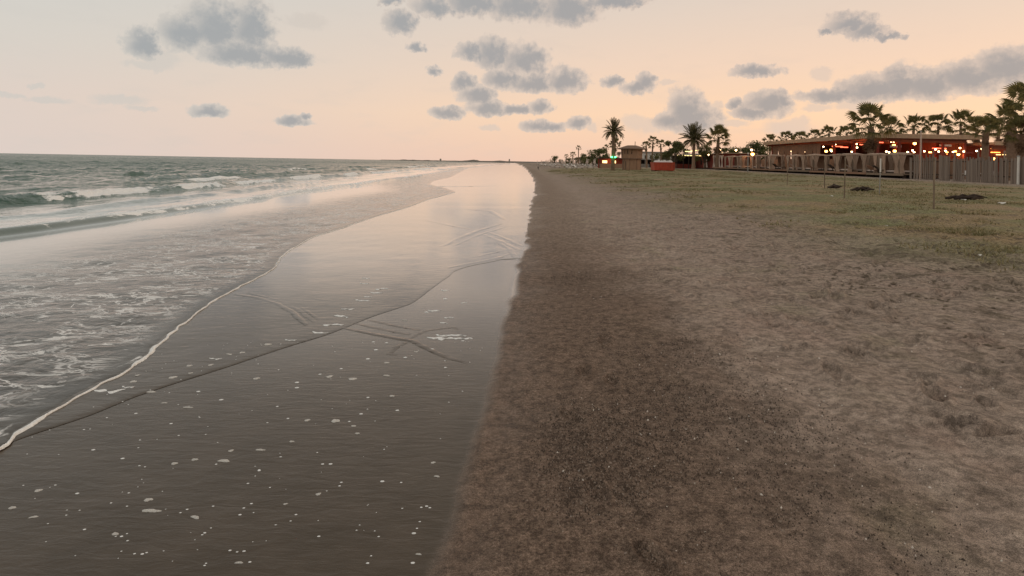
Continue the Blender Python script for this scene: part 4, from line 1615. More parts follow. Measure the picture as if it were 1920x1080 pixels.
SACKS = [sack(1), sack(2), sack(3)]
M0 = Matrix.Translation((sk.x, sk.y + 0.2, sk.z)) @ Matrix.Rotation(math.radians(-6), 4, 'Z')
for k in range(6):
    p = M0 @ Vector((-w * 0.72 + k * w * 0.29, 0.7 + 0.5 * (k % 2) + 0.3 * (k % 3), h - 0.20 + 0.05 * (k % 2)))
    o = link('white_sack', SACKS[k % 3], None, None, p, (0.1 * (k % 2), 0, k), (0.9, 0.9, 0.9))
    tag(o, f'white sack lying on top of the red skip, {ordl[k]} from the left' if k else 'white sack lying on top of the red skip, the leftmost', 'sack', 'sacks in the skip')

# ---- lookout hut
hb = gp(1184, 318.2)
root = empty('lookout_hut', hb)
tag(root, 'tan two storey lookout hut with overhanging low roof', 'hut')
s_ = hb.y / F


def prism(name, n, r0, r1, z0, z1, mat, ry=1.0, rot=0.0):
    b = MB()
    lo = [(r0 * math.cos(2 * math.pi * k / n + rot), r0 * ry * math.sin(2 * math.pi * k / n + rot), z0) for k in range(n)]
    hi = [(r1 * math.cos(2 * math.pi * k / n + rot), r1 * ry * math.sin(2 * math.pi * k / n + rot), z1) for k in range(n)]
    b.v = lo + hi
    b.f = [(k, (k + 1) % n, n + (k + 1) % n, n + k) for k in range(n)] + [tuple(range(n))[::-1], tuple(range(n, 2 * n))]
    return b.build(name, mat, root)


R8 = math.pi / 8
prism('lower_wall', 8, 17.5 * s_, 17 * s_, -0.1, 20 * s_, M_HUT, 1, R8)
prism('floor_band', 8, 20.5 * s_, 20.5 * s_, 20.05 * s_, 21.5 * s_, M_HUTROOF, 1, R8)
up = prism('upper_wall', 8, 19.5 * s_, 20.5 * s_, 21.55 * s_, 39.4 * s_, M_HUT, 1, R8)
rf = prism('roof', 8, 28 * s_, 9 * s_, 39.5 * s_, 45.5 * s_, M_HUTROOF, 1, R8)
b = MB()
b.box(-30 * s_, -26.5 * s_, -6 * s_, 6 * s_, 38.9 * s_, 39.45 * s_)
prism('eaves', 8, 28.6 * s_, 28.6 * s_, 38.0 * s_, 39.45 * s_, M_HUTROOF, 1, R8)
b = MB()
b.tube([(6 * s_, 0, 45 * s_), (6 * s_, 0, 53 * s_)], 0.05, 6)
b.build('mast', M_DKWOOD, rf)
for (ang, nm) in ((-112.5, 'window'), (-157.5, 'window')):
    a = math.radians(ang)
    d = 20.0 * s_ * math.cos(R8)
    M = Matrix.Rotation(a, 4, 'Z')
    b = MB()
    b.box(d - 0.1, d + 0.03, -4.2 * s_, 4.2 * s_, 30 * s_, 37 * s_, M)
    wdw = b.build(nm, M_VOID, root)
    b = MB()
    for y0, y1, z0, z1 in ((-4.9, 4.9, 29.2, 29.98), (-4.9, 4.9, 37.02, 37.8), (-4.9, -4.22, 29.99, 37.0), (4.22, 4.9, 29.99, 37.0)):
        b.box(d - 0.08, d + 0.07, y0 * s_, y1 * s_, z0 * s_, z1 * s_, M)
    b.build('frame', M_HUTROOF, wdw)
a = math.radians(-112.5)
for k in range(9):
    ang = -180 + k * 22.5
b = MB()
d = 17.2 * s_ * math.cos(R8)
b.box(d - 0.05, d + 0.03, -5 * s_, 5 * s_, 0.05, 16 * s_, Matrix.Rotation(math.radians(-157.5), 4, 'Z'))
b.build('door', M_HUTROOF, root)
for k in range(8):     # corner boards
    aa = R8 + k * math.pi / 4
    b = MB()
    b.tube([(17.45 * s_ * math.cos(aa), 17.45 * s_ * math.sin(aa), 0), (17.1 * s_ * math.cos(aa), 17.1 * s_ * math.sin(aa), 20 * s_)], 0.05, 5)
    b.build('corner_board', M_HUTROOF, root)
b = MB()     # side awning on the left
b.quad((-20 * s_, -6 * s_, 33 * s_), (-20 * s_, 8 * s_, 33 * s_), (-33 * s_, 8 * s_, 25 * s_), (-33 * s_, -6 * s_, 25 * s_))
b.box(-33 * s_, -32.4 * s_, -6 * s_, -5.4 * s_, 0, 25 * s_)
b.box(-33 * s_, -32.4 * s_, 7.4 * s_, 8 * s_, 0, 25 * s_)
b.build('awning', M_HUTROOF, root)

# ---- stall with green lamp and warm light behind the date palm
sp0 = at(1146, 303, 125)
gz_ = float(ground(sp0.x, 125))
root = empty('lit_stall', (sp0.x, 125, gz_))
tag(root, 'small beach stall glowing warm behind the slender date palm', 'stall')
b = MB()
b.box(-2.6, 2.9, 0, 2.4, 2.05, 2.25)
b.build('roof', M_DKWOOD, root)
b = MB()
b.box(-2.5, 2.8, 2.1, 2.2, 0, 2.05)
b.build('back_wall', M_REDW, root)
b = MB()
b.box(-2.5, 2.8, 0.1, 0.5, 0, 0.95)
b.build('counter', M_HUT, root)
for x in (-2.5, 2.7):
    b = MB()
    b.box(x, x + 0.12, 0.0, 0.12, 0.0, 2.045)
    b.build('post', M_DKWOOD, root)
for x in (-1.0, 0.9):
    b = MB()
    b.box(x - 0.55, x + 0.45, 2.0, 2.08, 1.1, 1.65)
    b.build('lit_panel', M_NEONY, root)
point(root, (1, 0.6, 0.3), 40, (0, 1.0, 1.7))
gl = at(1150, 294.5, 94.5)
root = empty('green_lamp', gl)
tag(root, 'pair of bright green lamps on the slender date palm trunk', 'lamp')
for sx in (-0.28, 0.28):
    b = MB()
    b.tube([(sx * 0.4, 0.2, 0), (sx, 0, 0.02)], 0.03, 6)
    br = b.build('bracket', M_DKWOOD, root)
    b = MB()
    b.tube([(sx - 0.16, -0.1, 0), (sx - 0.1, -0.12, 0), (sx + 0.1, -0.12, 0), (sx + 0.16, -0.1, 0)], [0.05, 0.13, 0.13, 0.05], 10)
    b.build('lens', M_GREEN, root)
point(root, (0.05, 1.0, 0.2), 4, (0, -0.3, 0))

# ---- white building and grey kiosk behind the skip
wb = at(1243, 300, 165)
gz_ = float(ground(wb.x, 165))
root = empty('white_building', (wb.x, 165, gz_))
tag(root, 'small white flat roofed building behind the slim palms', 'building')
k_ = 165 / F
b = MB()
b.box(-38 * k_, 16 * k_, 0, 8, 0, 27 * k_)
b.build('wall', M_WHITE, root)
b = MB()
b.box(-39.5 * k_, 17.5 * k_, -0.5, 8.4, 27.02 * k_, 29 * k_)
b.build('roof', M_GREY, root)
for x in (-32, -22, -12, -1, 9):
    b = MB()
    b.box((x - 2.2) * k_, (x + 2.2) * k_, -0.03, 0.1, 15 * k_, 22 * k_)
    wd = b.build('window', M_VOID, root)
    b = MB()
    b.box((x - 2.8) * k_, (x + 2.8) * k_, -0.10, 0.05, 14.2 * k_, 14.9 * k_)
    b.build('sill', M_GREY, wd)
kb = gp(1218, 314)
root = empty('grey_kiosk', (kb.x, kb.y + 3, kb.z))
tag(root, 'grey open kiosk with dark interior between lookout hut and skip', 'kiosk')
k_ = kb.y / F
b = MB()
b.box(-17 * k_, 20 * k_, -0.6, 3.4, 14.5 * k_, 16.5 * k_)
b.build('roof', M_GREY, root)
b = MB()
b.box(-16 * k_, 19 * k_, 3.0, 3.2, 0, 14.45 * k_)
b.build('back_wall', M_VOID, root)
for x in (-16, -4, 8, 18.5):
    b = MB()
    b.box(x * k_ - 0.07, x * k_ + 0.07, -0.3, -0.16, 0, 14.45 * k_)
    b.build('post', M_GREY, root)
b = MB()
b.box(-15 * k_, 5 * k_, 0.2, 0.7, 0, 6.5 * k_)
b.build('counter', M_GREY, root)
b = MB()
b.box(9 * k_, 18 * k_, -0.1, 0.5, 0, 12 * k_)
b.build('cupboard', M_WHITE, root)
b = MB()
b.tube([(-13 * k_, 0.0, 11.5 * k_), (-13 * k_, 0.0, 12.2 * k_), (-13 * k_, 0, 13 * k_)], [0.04, 0.14, 0.05], 8)
b.build('lamp', M_BULB, root)

# ---- loungers and closed parasols far down the beach
b = MB()
b.box(-0.32, 0.32, -1.0, 0.35, 0.30, 0.36)
M_SLING = plain('white_sling', (0.80, 0.76, 0.71, 1), 0.6, 0.12, 2.0)
LB = b.mesh('bed', M_SLING)
b = MB()
b.v += [(-0.32, 0.36, 0.30), (0.32, 0.36, 0.30), (0.32, 0.95, 0.78), (-0.32, 0.95, 0.78), (-0.32, 0.36, 0.36), (0.32, 0.36, 0.36), (0.32, 0.92, 0.82), (-0.32, 0.92, 0.82)]
b.f += [(3, 2, 1, 0), (4, 5, 6, 7), (0, 1, 5, 4), (1, 2, 6, 5), (2, 3, 7, 6), (3, 0, 4, 7)]
LBK = b.mesh('backrest', M_SLING)
b = MB()
b.box(-0.03, 0.03, -0.03, 0.03, 0, 0.298)
LLEG = b.mesh('leg', M_DKWOOD)
b = MB()
b.tube([(0, 0, 0), (0, 0, 2.3)], 0.03, 6)
PPOLE = b.mesh('pole', M_WOOD)
b = MB()
b.tube([(0, 0, 0.95), (0, 0, 1.2), (0, 0, 1.7), (0, 0, 2.25)], [0.16, 0.18, 0.12, 0.04], 8)
PCLOTH = b.mesh('folded_canopy', M_CLOTHW)
r = random.Random(5)
nl = 0
for row in range(7):
    for k in range(17):
        y = 116 + k * 11.5 + row * 3
        x = 11.0 + row * 2.7 + (y - 118) * 0.012 + r.uniform(-0.5, 0.5)
        if x / y > 0.155 or r.random() < 0.12:
            continue
        p = gpos(x, y)
        nl += 1
        if k % 3 == 1:
            root = empty('parasol', p)
            tag(root, 'folded parasol among the far rows of pale loungers', 'parasol', 'folded parasols among the loungers')
            link('pole', PPOLE, None, root)
            link('folded_canopy', PCLOTH, None, root)
        else:
            root = empty('sun_lounger', p, math.radians(90) + r.uniform(-0.5, 0.5))
            tag(root, 'pale sun lounger in the far rows below the tree line', 'sun lounger', 'sun loungers in rows down the beach')
            link('bed', LB, None, root)
            link('backrest', LBK, None, root)
            for sx, sy in ((-0.28, -0.9), (0.28, -0.9), (-0.28, 0.3), (0.28, 0.3)):
                link('leg', LLEG, None, root, (sx, sy, 0))

# ---- person at the water's edge
def person(px, py, label):
    p = gp(px, py)
    hgt = 7.2 * p.y / F
    k = hgt / 1.75
    pts = [(0, 0, 0.95), (0, 0, 1.2), (0, 0, 1.42), (0, -0.01, 1.52), (0, -0.02, 1.60), (0, -0.02, 1.70),
           (-0.10, 0, 0.90), (-0.11, 0.10, 0.50), (-0.11, 0.02, 0.08), (-0.11, -0.10, 0.04),
           (0.10, 0, 0.90), (0.11, -0.10, 0.50), (0.11, -0.22, 0.10), (0.11, -0.32, 0.05),
           (-0.20, 0, 1.40), (-0.25, -0.05, 1.12), (-0.24, -0.18, 0.90), (0.20, 0, 1.40), (0.25, 0.06, 1.12), (0.24, 0.02, 0.88)]
    ed = [(0, 1), (1, 2), (2, 3), (3, 4), (4, 5), (0, 6), (6, 7), (7, 8), (8, 9), (0, 10), (10, 11), (11, 12), (12, 13), (2, 14), (14, 15), (15, 16), (2, 17), (17, 18), (18, 19)]
    rad = [.14, .13, .15, .06, .09, .08, .09, .06, .045, .035, .09, .06, .045, .035, .06, .045, .03, .06, .045, .03]
    me = bpy.data.meshes.new('person')
    me.from_pydata([(a * k, b_ * k, c * k) for a, b_, c in pts], ed, [])
    o = link('person', me, plain('dark_clothing', (0.018, 0.016, 0.016, 1), 0.9, 0.3, 4.0), None, p, (0, 0, 0.4))
    sm = o.modifiers.new('skin', 'SKIN')
    for i, v in enumerate(me.skin_vertices[0].data):
        v.radius = (rad[i] * k, rad[i] * k)
        v.use_root = i == 0
    o.modifiers.new('sub', 'SUBSURF').levels = 1
    tag(o, label, 'person')


person(1009, 318.8, 'small far figure in dark clothing walking by the waterline')

# ================================================================== beach restaurant
# ---- raised deck along the back of the beach, with curtained cabanas on it
DX0, DX1, DY0, DY1 = 38.4, 44.0, 57.5, 112.0


def dz(y):
    return float(ground(38.4, y))


root = empty('beach_deck', (0, 0, 0))
tag(root, 'long low timber deck with dark gap beneath, carrying the curtained cabanas', 'deck')
nseg = 9
for k in range(nseg):
    y0 = DY0 + (DY1 - DY0) * k / nseg
    y1 = DY0 + (DY1 - DY0) * (k + 1) / nseg
    z = dz((y0 + y1) / 2)
    b = MB()
    b.box(DX0, DX1, y0 + 0.01, y1 - 0.01, z + 0.36, z + 0.46)
    b.build('deck_panel', M_WOOD, root)
    b = MB()
    b.box(DX0 - 0.06, DX0 - 0.002, y0 + 0.01, y1 - 0.01, z + 0.26, z + 0.475)
    b.build('edge_board', M_CLOTHB if k % 3 else M_WOOD, root)
    b = MB()
    b.box(DX0 + 0.2, DX0 + 0.4, y0 + 0.2, y0 + 0.45, z - 0.3, z + 0.358)
    b.build('support', M_DKWOOD, root)
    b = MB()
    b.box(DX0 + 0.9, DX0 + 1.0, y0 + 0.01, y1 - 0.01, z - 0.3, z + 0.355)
    b.build('dark_backing', M_VOID, root)  # near-black sheet added so the gap under the deck looks shaded


def curtain_mesh(h, wt, wm, wb, tie, folds, seed, mat, thick=0.10):
    """hanging cloth gathered at height tie; x across, wavy in y"""
    r = random.Random(seed)
    nu, nv = 18, 10
    ph = r.uniform(0, 6)
    b = MB()

    def width(t):            # t from bottom 0 to top 1
        if t < tie:
            k = t / tie
            return wb + (wm - wb) * (k ** 0.8)
        k = (t - tie) / (1 - tie)
        return wm + (wt - wm) * (k ** 1.2)

    def f(u, v):
        w = width(v)
        return Vector(((u - 0.5) * w, thick * (0.35 + 0.65 * v) * math.sin(u * folds * 6.28 + ph + 0.8 * v), v * h))
    b.grid(f, nu, nv)
    me = b.mesh('curtain', mat, True)
    return me


CUR = [curtain_mesh(2.45, 1.30, 0.40, 0.85, 0.38, 4, 1, M_CLOTH), curtain_mesh(2.45, 1.05, 0.95, 1.15, 0.5, 5, 2, M_CLOTH), curtain_mesh(2.45, 0.75, 0.35, 0.62, 0.42, 3, 3, M_CLOTH)]


CURB = curtain_mesh(2.45, 1.45, 1.3, 1.45, 0.5, 6, 9, M_CLOTHB)


def cabana(x, y, z, label, seed, s=1.0, ry=0.0):
    r = random.Random(seed)
    root = empty('cabana', (x, y, z), ry)
    root.scale = (s, s, 0.80 * (0.9 + 0.1 * s))
    tag(root, label, 'cabana', 'curtained cabanas on the deck')
    w, q_ = 0.95, 1.35          # half depth across the beach, half width along it
    for sx in (-1, 1):
        for sy in (-1, 1):
            b = MB()
            b.box(sx * w - 0.05, sx * w + 0.05, sy * q_ - 0.05, sy * q_ + 0.05, 0, 2.55)
            b.build('post', M_WOOD, root)
    b = MB()
    b.grid(lambda u, v: ((u - 0.5) * 2.1, (v - 0.5) * 2.9, 2.70 - 0.16 * (abs(u - 0.5) * 2) ** 2 - 0.16 * (abs(v - 0.5) * 2) ** 2 - 0.05 * math.sin(9 * u + seed) * math.sin(8 * v)), 8, 8)
    b.build('roof_cloth', M_CLOTH, root, True)
    b = MB()
    for a0, a1, b0, b1 in ((-1.0, 1.0, -1.44, -1.36), (-1.0, 1.0, 1.36, 1.44), (-1.04, -0.96, -1.35, 1.35), (0.96, 1.04, -1.35, 1.35)):
        b.box(a0, a1, b0, b1, 2.36, 2.548)
    b.build('valance', M_CLOTH, root)
    # tied back drapes: seaward side and near side; closed brown cloth behind
    for k, q in enumerate((-q_ + 0.35, q_ - 0.35)):
        link('curtain', CUR[0 if (k + seed) % 3 else 2], None, root, (-w - 0.02, q, 0.02), (0, 0, math.pi / 2))
    for k, q in enumerate((-w + 0.25, w - 0.25)):
        if r.random() < 0.8:
            link('curtain', CUR[2 if (k + seed) % 2 else 0], None, root, (q, -q_ - 0.02, 0.02), (0, 0, 0), (0.8, 1, 1))
    for q in (-0.7, 0.7):
        link('back_curtain', CURB, None, root, (w, q, 0.02), (0, 0, math.pi / 2))
    b = MB()
    b.box(-0.85, 0.8, -1.1, 1.1, 0.22, 0.40)
    b.build('mattress', M_CLOTHW, root)
    b = MB()
    b.box(-0.88, 0.83, -1.15, 1.15, 0.0, 0.218)
    b.build('bed_base', M_DKWOOD, root)
    return root


cab_y = [60.2, 64.2, 68.4, 72.8, 77.6, 82.8, 88.4, 94.4, 101.0, 107.6]
names = ['nearest and largest', 'second', 'third', 'fourth', 'fifth', 'sixth', 'seventh', 'eighth', 'ninth', 'tenth and last']
for k, y in enumerate(cab_y):
    cabana(39.8 + 0.5 * (k % 2) + 0.3 * math.sin(5 * k), y + 0.5 * math.sin(3.1 * k), dz(y) + 0.47, f'cream curtained cabana on the deck, {names[k]} counting from the grey fence', 200 + k, (1.0, 0.9, 1.08, 0.95, 1.05, 0.88, 1.0, 1.06, 0.92, 1.0)[k], 0.12 * math.sin(7 * k))

# ---- reed screen behind the cabanas
root = empty('reed_screen', gpos(44.6, 57))
tag(root, 'brown reed screen standing behind the curtained cabanas', 'screen')
gz57 = root.location.z
for k in range(14):
    y0 = k * 4.0
    b = MB()
    b.grid(lambda u, v: (0.05 * math.sin(u * 40 + 3 * k) + 0.02 * math.sin(u * 113), y0 + 3.94 * u, float(ground(44.6, 57 + y0)) - gz57 - 0.1 + v * (2.1 + 0.1 * math.sin(u * 57 + k))), 48, 1)
    b.build('reed_panel', M_CLOTHB, root)
    b = MB()
    b.tube([(-0.1, y0, -0.2), (-0.1, y0, 2.3)], 0.06, 7)
    b.build('post', M_DKWOOD, root)

# ---- grey board fence at the right end
root = empty('board_fence', gpos(38.6, 57))
tag(root, 'tall fence of uneven grey boards right of the deck', 'fence')
r = random.Random(77)
b = MB()
b.box(0, 1, 0, 1, 0, 1)
SL = [b.mesh('board', M_GREYW)]
y = 57.0
base = gpos(38.6, 57)
while y > 38:
    wd = r.uniform(0.07, 0.20)
    y -= wd
    if r.random() < 0.80:
        h = r.uniform(1.75, 2.15) + (0.25 if y > 51 else 0.0)
        o = link('board', SL[0], None, root, (r.uniform(-0.05, 0.05), y - 57, float(ground(38.6, y)) - base.z - 0.15), (r.uniform(-0.02, 0.02), r.uniform(-0.015, 0.015), 0), (0.035, wd * 0.86, h + 0.15))
for zz in (0.45, 1.65):
    b = MB()
    b.box(0.12, 0.17, -19, 0, zz, zz + 0.09)
    b.build('rail', M_DKWOOD, root)
for k in range(8):
    b = MB()
    b.tube([(0.25, -k * 2.6 - 0.3, -0.2), (0.25, -k * 2.6 - 0.3, 2.55 + 0.2 * (k % 2))], 0.06, 7)
    b.build('post', M_GREYW, root)
b = MB()
b.box(0.19, 0.31, -7.5, 0, 2.38, 2.5)
b.build('top_beam', M_REDW, root)

# ---- main pavilion
PX0, PX1, PY0, PY1 = 47.0, 58.6, 75.5, 106.0
PZ = 1.05
RZ = 5.72
M_REDC = plain('red_ceiling', (0.28, 0.105, 0.062, 1), 0.8, 0.25, 1.2, stretch=(4, 0.5, 1))
M_REDB = plain('red_back', (0.17, 0.055, 0.036, 1), 0.75, 0.3, 0.8)
root = empty('pavilion', (PX0, PY0, PZ))
tag(root, 'large open beach restaurant pavilion with flat reed roof and red lit interior', 'pavilion')


def pbox(name, mat, x0, x1, y0, y1, z0, z1, parent=None):
    b = MB()
    b.box(x0 - PX0, x1 - PX0, y0 - PY0, y1 - PY0, z0 - PZ, z1 - PZ)
    return b.build(name, mat, parent or root)


rf = pbox('roof', M_ROOF, PX0 - 1.3, PX1 + 0.6, PY0 - 1.3, PY1 + 0.6, RZ, RZ + 0.34)
pbox('roof_edge', M_ROOF, PX0 - 1.42, PX1 + 0.7, PY0 - 1.42, PY0 - 1.31, RZ - 0.10, RZ + 0.46, rf)
pbox('roof_edge', M_ROOF, PX0 - 1.42, PX0 - 1.31, PY0 - 1.30, PY1 + 0.6, RZ - 0.10, RZ + 0.46, rf)
pbox('roof_edge', M_ROOF, PX1 + 0.61, PX1 + 0.72, PY0 - 1.30, PY1 + 0.6, RZ - 0.10, RZ + 0.46, rf)
pbox('ceiling', M_REDC, PX0 - 1.25, PX1 + 0.55, PY0 - 1.25, PY1 + 0.55, RZ - 0.06, RZ - 0.004)
pbox('floor', M_WOOD, PX0 - 0.5, PX1, PY0 - 0.5, PY1, 0.55, PZ + 0.3)
pbox('back_wall', M_REDB, PX1 - 0.15, PX1, PY0 + 0.3, PY1, PZ + 0.31, RZ - 0.07)
pbox('end_wall', M_REDB, PX0 + 3.5, PX1 - 0.16, PY1 - 0.2, PY1, PZ + 0.31, RZ - 0.07)
for k in range(7):
    y = PY0 + k * (PY1 - PY0) / 6
    for x in (PX0, PX0 + 5.6, PX1 - 0.4):
        pbox('post', M_REDW, x - 0.13, x + 0.13, y - 0.13, y + 0.13, PZ + 0.31, RZ - 0.32)
    pbox('beam', M_REDC, PX0 - 1.0, PX1 - 0.2, y - 0.10, y + 0.10, RZ - 0.31, RZ - 0.065)
for x in (PX0 + 2.8, PX0 + 8.4):
    pbox('post', M_REDW, x - 0.13, x + 0.13, PY0 - 0.13, PY0 + 0.13, PZ + 0.31, RZ - 0.32)
pbox('fascia', M_REDC, PX0 - 0.2, PX1 - 0.2, PY0 - 0.22, PY0 - 0.14, RZ - 0.55, RZ - 0.33)
pbox('fascia', M_REDC, PX0 - 0.22, PX0 - 0.14, PY0 + 0.14, PY1, RZ - 0.48, RZ - 0.33)
bar = pbox('bar_counter', M_DKWOOD, PX0 + 6.2, PX0 + 9.8, PY0 + 9, PY0 + 20, PZ + 0.31, PZ + 1.4)
pbox('shelf', M_DKWOOD, PX1 - 0.7, PX1 - 0.16, PY0 + 8, PY0 + 22, PZ + 2.0, PZ + 2.06)
pbox('shelf', M_DKWOOD, PX1 - 0.7, PX1 - 0.16, PY0 + 8, PY0 + 22, PZ + 2.6, PZ + 2.66)
pbox('white_panel', M_WHITE, PX0 + 2.0, PX0 + 3.4, PY0 + 0.5, PY0 + 0.6, RZ - 1.2, RZ - 0.95)
pbox('white_panel', M_WHITE, PX0 + 8.4, PX0 + 9.9, PY0 + 0.5, PY0 + 0.6, RZ - 0.95, RZ - 0.7)
# brown drapes on the seaward side, far end
LONGC = [curtain_mesh(4.05, 1.5, 1.3, 1.5, 0.5, 5, 11, M_CLOTHB), curtain_mesh(4.05, 1.9, 1.1, 1.5, 0.4, 6, 12, M_CLOTHB)]
for k in range(7):
    link('drape', LONGC[k % 2], None, root, (-0.3, 14.5 + k * 2.35, 0.31), (0, 0, math.pi / 2), (1.5, 1, 1))
# red and orange light strips under the roof (real fittings of the place)
for (px0, px1, py, Yd, mat) in ((1576, 1590, 276, 82, M_NEONR), (1644, 1656, 267, 77, M_NEONR), (1702, 1726, 262.5, 77, M_NEONR), (1748, 1774, 278, 77, M_NEONR), (1560, 1580, 274.5, 88, M_NEONR), (1612, 1626, 271, 80, M_NEONR)):
    a, c = at(px0, py, Yd), at(px1, py, Yd)
    b = MB()
    b.box(a.x, c.x, Yd - 0.04, Yd + 0.04, a.z - 0.06, a.z + 0.06)
    o = b.build('light_strip', mat, None)
    o.parent = root
    o.matrix_parent_inverse = Matrix.Translation((-PX0, -PY0, -PZ))
for (x, y, z, wt) in ((PX0 + 2.5, PY0 + 2.0, RZ - 1.0, 105), (PX0 + 6.5, PY0 + 3.0, RZ - 1.0, 105), (PX0 + 3.5, PY0 + 9.0, RZ - 1.0, 105), (PX0 + 3.5, PY0 + 17.0, RZ - 1.0, 80), (PX0 + 9.0, PY0 + 7.0, RZ - 1.2, 105)):
    point(root, (1.0, 0.24, 0.09), wt, (x - PX0, y - PY0, z - PZ), 0.3)

# ---- lower side pavilion at the right
QX0, QX1, QY0, QY1, QR = 58.9, 72.0, 73.5, 90.0, 4.95
root2 = empty('side_pavilion', (QX0, QY0, PZ))
tag(root2, 'lower open pavilion with orange light strips right of the main restaurant', 'pavilion')
root_keep = root
PX0_, PY0_ = PX0, PY0


def qbox(name, mat, x0, x1, y0, y1, z0, z1, parent=None):
    b = MB()
    b.box(x0 - QX0, x1 - QX0, y0 - QY0, y1 - QY0, z0 - PZ, z1 - PZ)
    return b.build(name, mat, parent or root2)


rf2 = qbox('roof', M_ROOF, QX0 + 0.5, QX1 + 0.6, QY0 - 1.2, QY1, QR, QR + 0.3)
qbox('roof_edge', M_ROOF, QX0 + 0.5, QX1 + 0.7, QY0 - 1.31, QY0 - 1.21, QR - 0.08, QR + 0.42, rf2)
qbox('ceiling', M_REDC, QX0 + 0.5, QX1, QY0 - 1.1, QY1, QR - 0.06, QR - 0.004)
qbox('back_wall', M_REDB, QX0 + 0.6, QX1, QY0 + 5.5, QY0 + 5.7, PZ, QR - 0.07)
qbox('floor', M_WOOD, QX0 + 0.1, QX1, QY0 - 0.5, QY1, 0.5, PZ + 0.2)
for k in range(5):
    x = QX0 + 0.8 + k * 3.0
    qbox('post', M_REDW, x - 0.13, x + 0.13, QY0 - 0.13, QY0 + 0.13, PZ + 0.21, QR - 0.07)
qbox('fascia', M_REDC, QX0 + 0.95, QX1, QY0 - 0.22, QY0 - 0.14, QR - 0.6, QR - 0.07)
for (px0, px1, py, mat) in ((1857, 1876, 278.5, M_NEONO), (1880, 1889, 278, M_NEONO), (1853, 1875, 285.5, M_NEONO), (1868, 1876, 290, M_NEONY), (1880, 1889, 290, M_NEONY)):
    Yd = QY0 + 5.3
    a, c = at(px0, py, Yd), at(px1, py, Yd)
    b = MB()
    b.box(a.x - QX0, c.x - QX0, Yd - 0.05 - QY0, Yd + 0.05 - QY0, a.z - 0.05 - PZ, a.z + 0.05 - PZ)
    b.build('light_strip', mat, root2)
for x in (QX0 + 3, QX0 + 7.5):
    point(root2, (1.0, 0.22, 0.07), 90, (x - QX0, 2.0, QR - 1.0 - PZ), 0.3)

# ---- hanging lamps
b = MB()
bm = bmesh.new()
bmesh.ops.create_icosphere(bm, subdivisions=2, radius=0.12)
SPH = bpy.data.meshes.new('globe')
bm.to_mesh(SPH)
bm.free()
SPH.materials.append(M_BULB)
smooth(SPH)
SPHO = SPH.copy()
SPHO.materials.clear()
SPHO.materials.append(M_BULBO)
b = MB()
b.tube([(0, 0, 0.10), (0, 0, 0.9)], 0.012, 5)
CORD = b.mesh('cord', M_DKWOOD)
b = MB()
b.tube([(0, 0, 0.07), (0, 0, 0.13), (0, 0, 0.18)], [0.09, 0.06, 0.02], 8)
CAPM = b.mesh('fitting', M_DKWOOD)


def lamp(px, py, Y, label, group, big=1.0, orange=False, watts=0):
    p = at(px, py, Y)
    root = empty('hanging_lamp', p)
    big = big if big < 1.2 else 0.5 + 0.58 * big
    root.scale = (big, big, big)
    tag(root, label, 'lamp', group)
    link('globe', SPHO if orange else SPH, None, root)
    link('fitting', CAPM, None, root)
    link('cord', CORD, None, root)
    if watts:
        point(root, (1.0, 0.5, 0.2), watts, (0, -0.25, -0.1), 0.12)


LG = 'small warm bulbs hanging in the restaurant'
for (px, py) in ((1480, 286.5), (1484, 283.5), (1503, 282.5), (1508, 285), (1524, 268), (1537, 265), (1544, 275), (1559, 283.5), (1563, 265), (1566, 271), (1597, 284.5), (1606, 270), (1607, 262), (1607, 276.5), (1620, 291), (1627, 269)):
    SEA_N = globals().get('SEA_N', -1) + 1
    lamp(px, py, 52500 / (px - 960) if px < 1640 else 77, f'small warm bulb along the seaward side of the restaurant, {ONES[SEA_N]} from the left', LG + ' side', 0.9)
for (px, py) in ((1662, 284), (1667, 285.5), (1671, 265.5), (1676, 265.5), (1702, 285), (1711, 282), (1714, 285.5), (1733, 283.5), (1752, 261), (1754, 280), (1760, 284), (1773, 282.5), (1787, 285), (1797, 290), (1800, 277.5), (1807, 284), (1811, 310), (1831, 283), (1841, 279)):
    Yd = 77.0 if px < 1795 else 75.2
    if py > 300:
        Yd = 60
    FR_N = globals().get('FR_N', -1) + 1
    lamp(px, py, Yd, f'small warm bulb across the front of the restaurant, {ONES[FR_N]} from the left', LG + ' front', 0.9)
lamp(1676, 272.5, 78, 'large orange globe lamp in the restaurant, upper of a pair left of the pole', 'globe lamps', 2.0, True, 25)
lamp(1677.5, 283, 78, 'large orange globe lamp in the restaurant, lower of a pair left of the pole', 'globe lamps', 1.9, True, 15)
lamp(1715, 269, 78, 'large orange globe lamp just left of the pale pole', 'globe lamps', 2.0, True, 25)
lamp(1744, 286, 77, 'orange globe lamp low behind the fence, right of the pale pole', 'globe lamps', 1.7, True, 10)
lamp(1775.5, 286.5, 77, 'orange globe lamp low behind the fence, middle of three', 'globe lamps', 1.7, True, 10)
lamp(1797, 289.5, 76, 'orange globe lamp low behind the fence, right of three', 'globe lamps', 1.7, True, 10)
lamp(1791, 284, 77, 'orange globe lamp below the right end of the main roof', 'globe lamps', 1.5, True)
lamp(1862, 297.5, 70, 'yellow globe lamp under the orange light strips', 'globe lamps', 1.9, True, 15)
lamp(1549, 283.5, 88, 'orange globe lamp over the cabanas on the seaward side', 'globe lamps', 2.0, True, 25)
lamp(1558, 281, 88, 'orange globe lamp beside another over the cabanas', 'globe lamps', 1.6, True)
lamp(1531, 293.5, 82, 'round white lamp globe among the cabanas', 'globe lamps', 1.8)

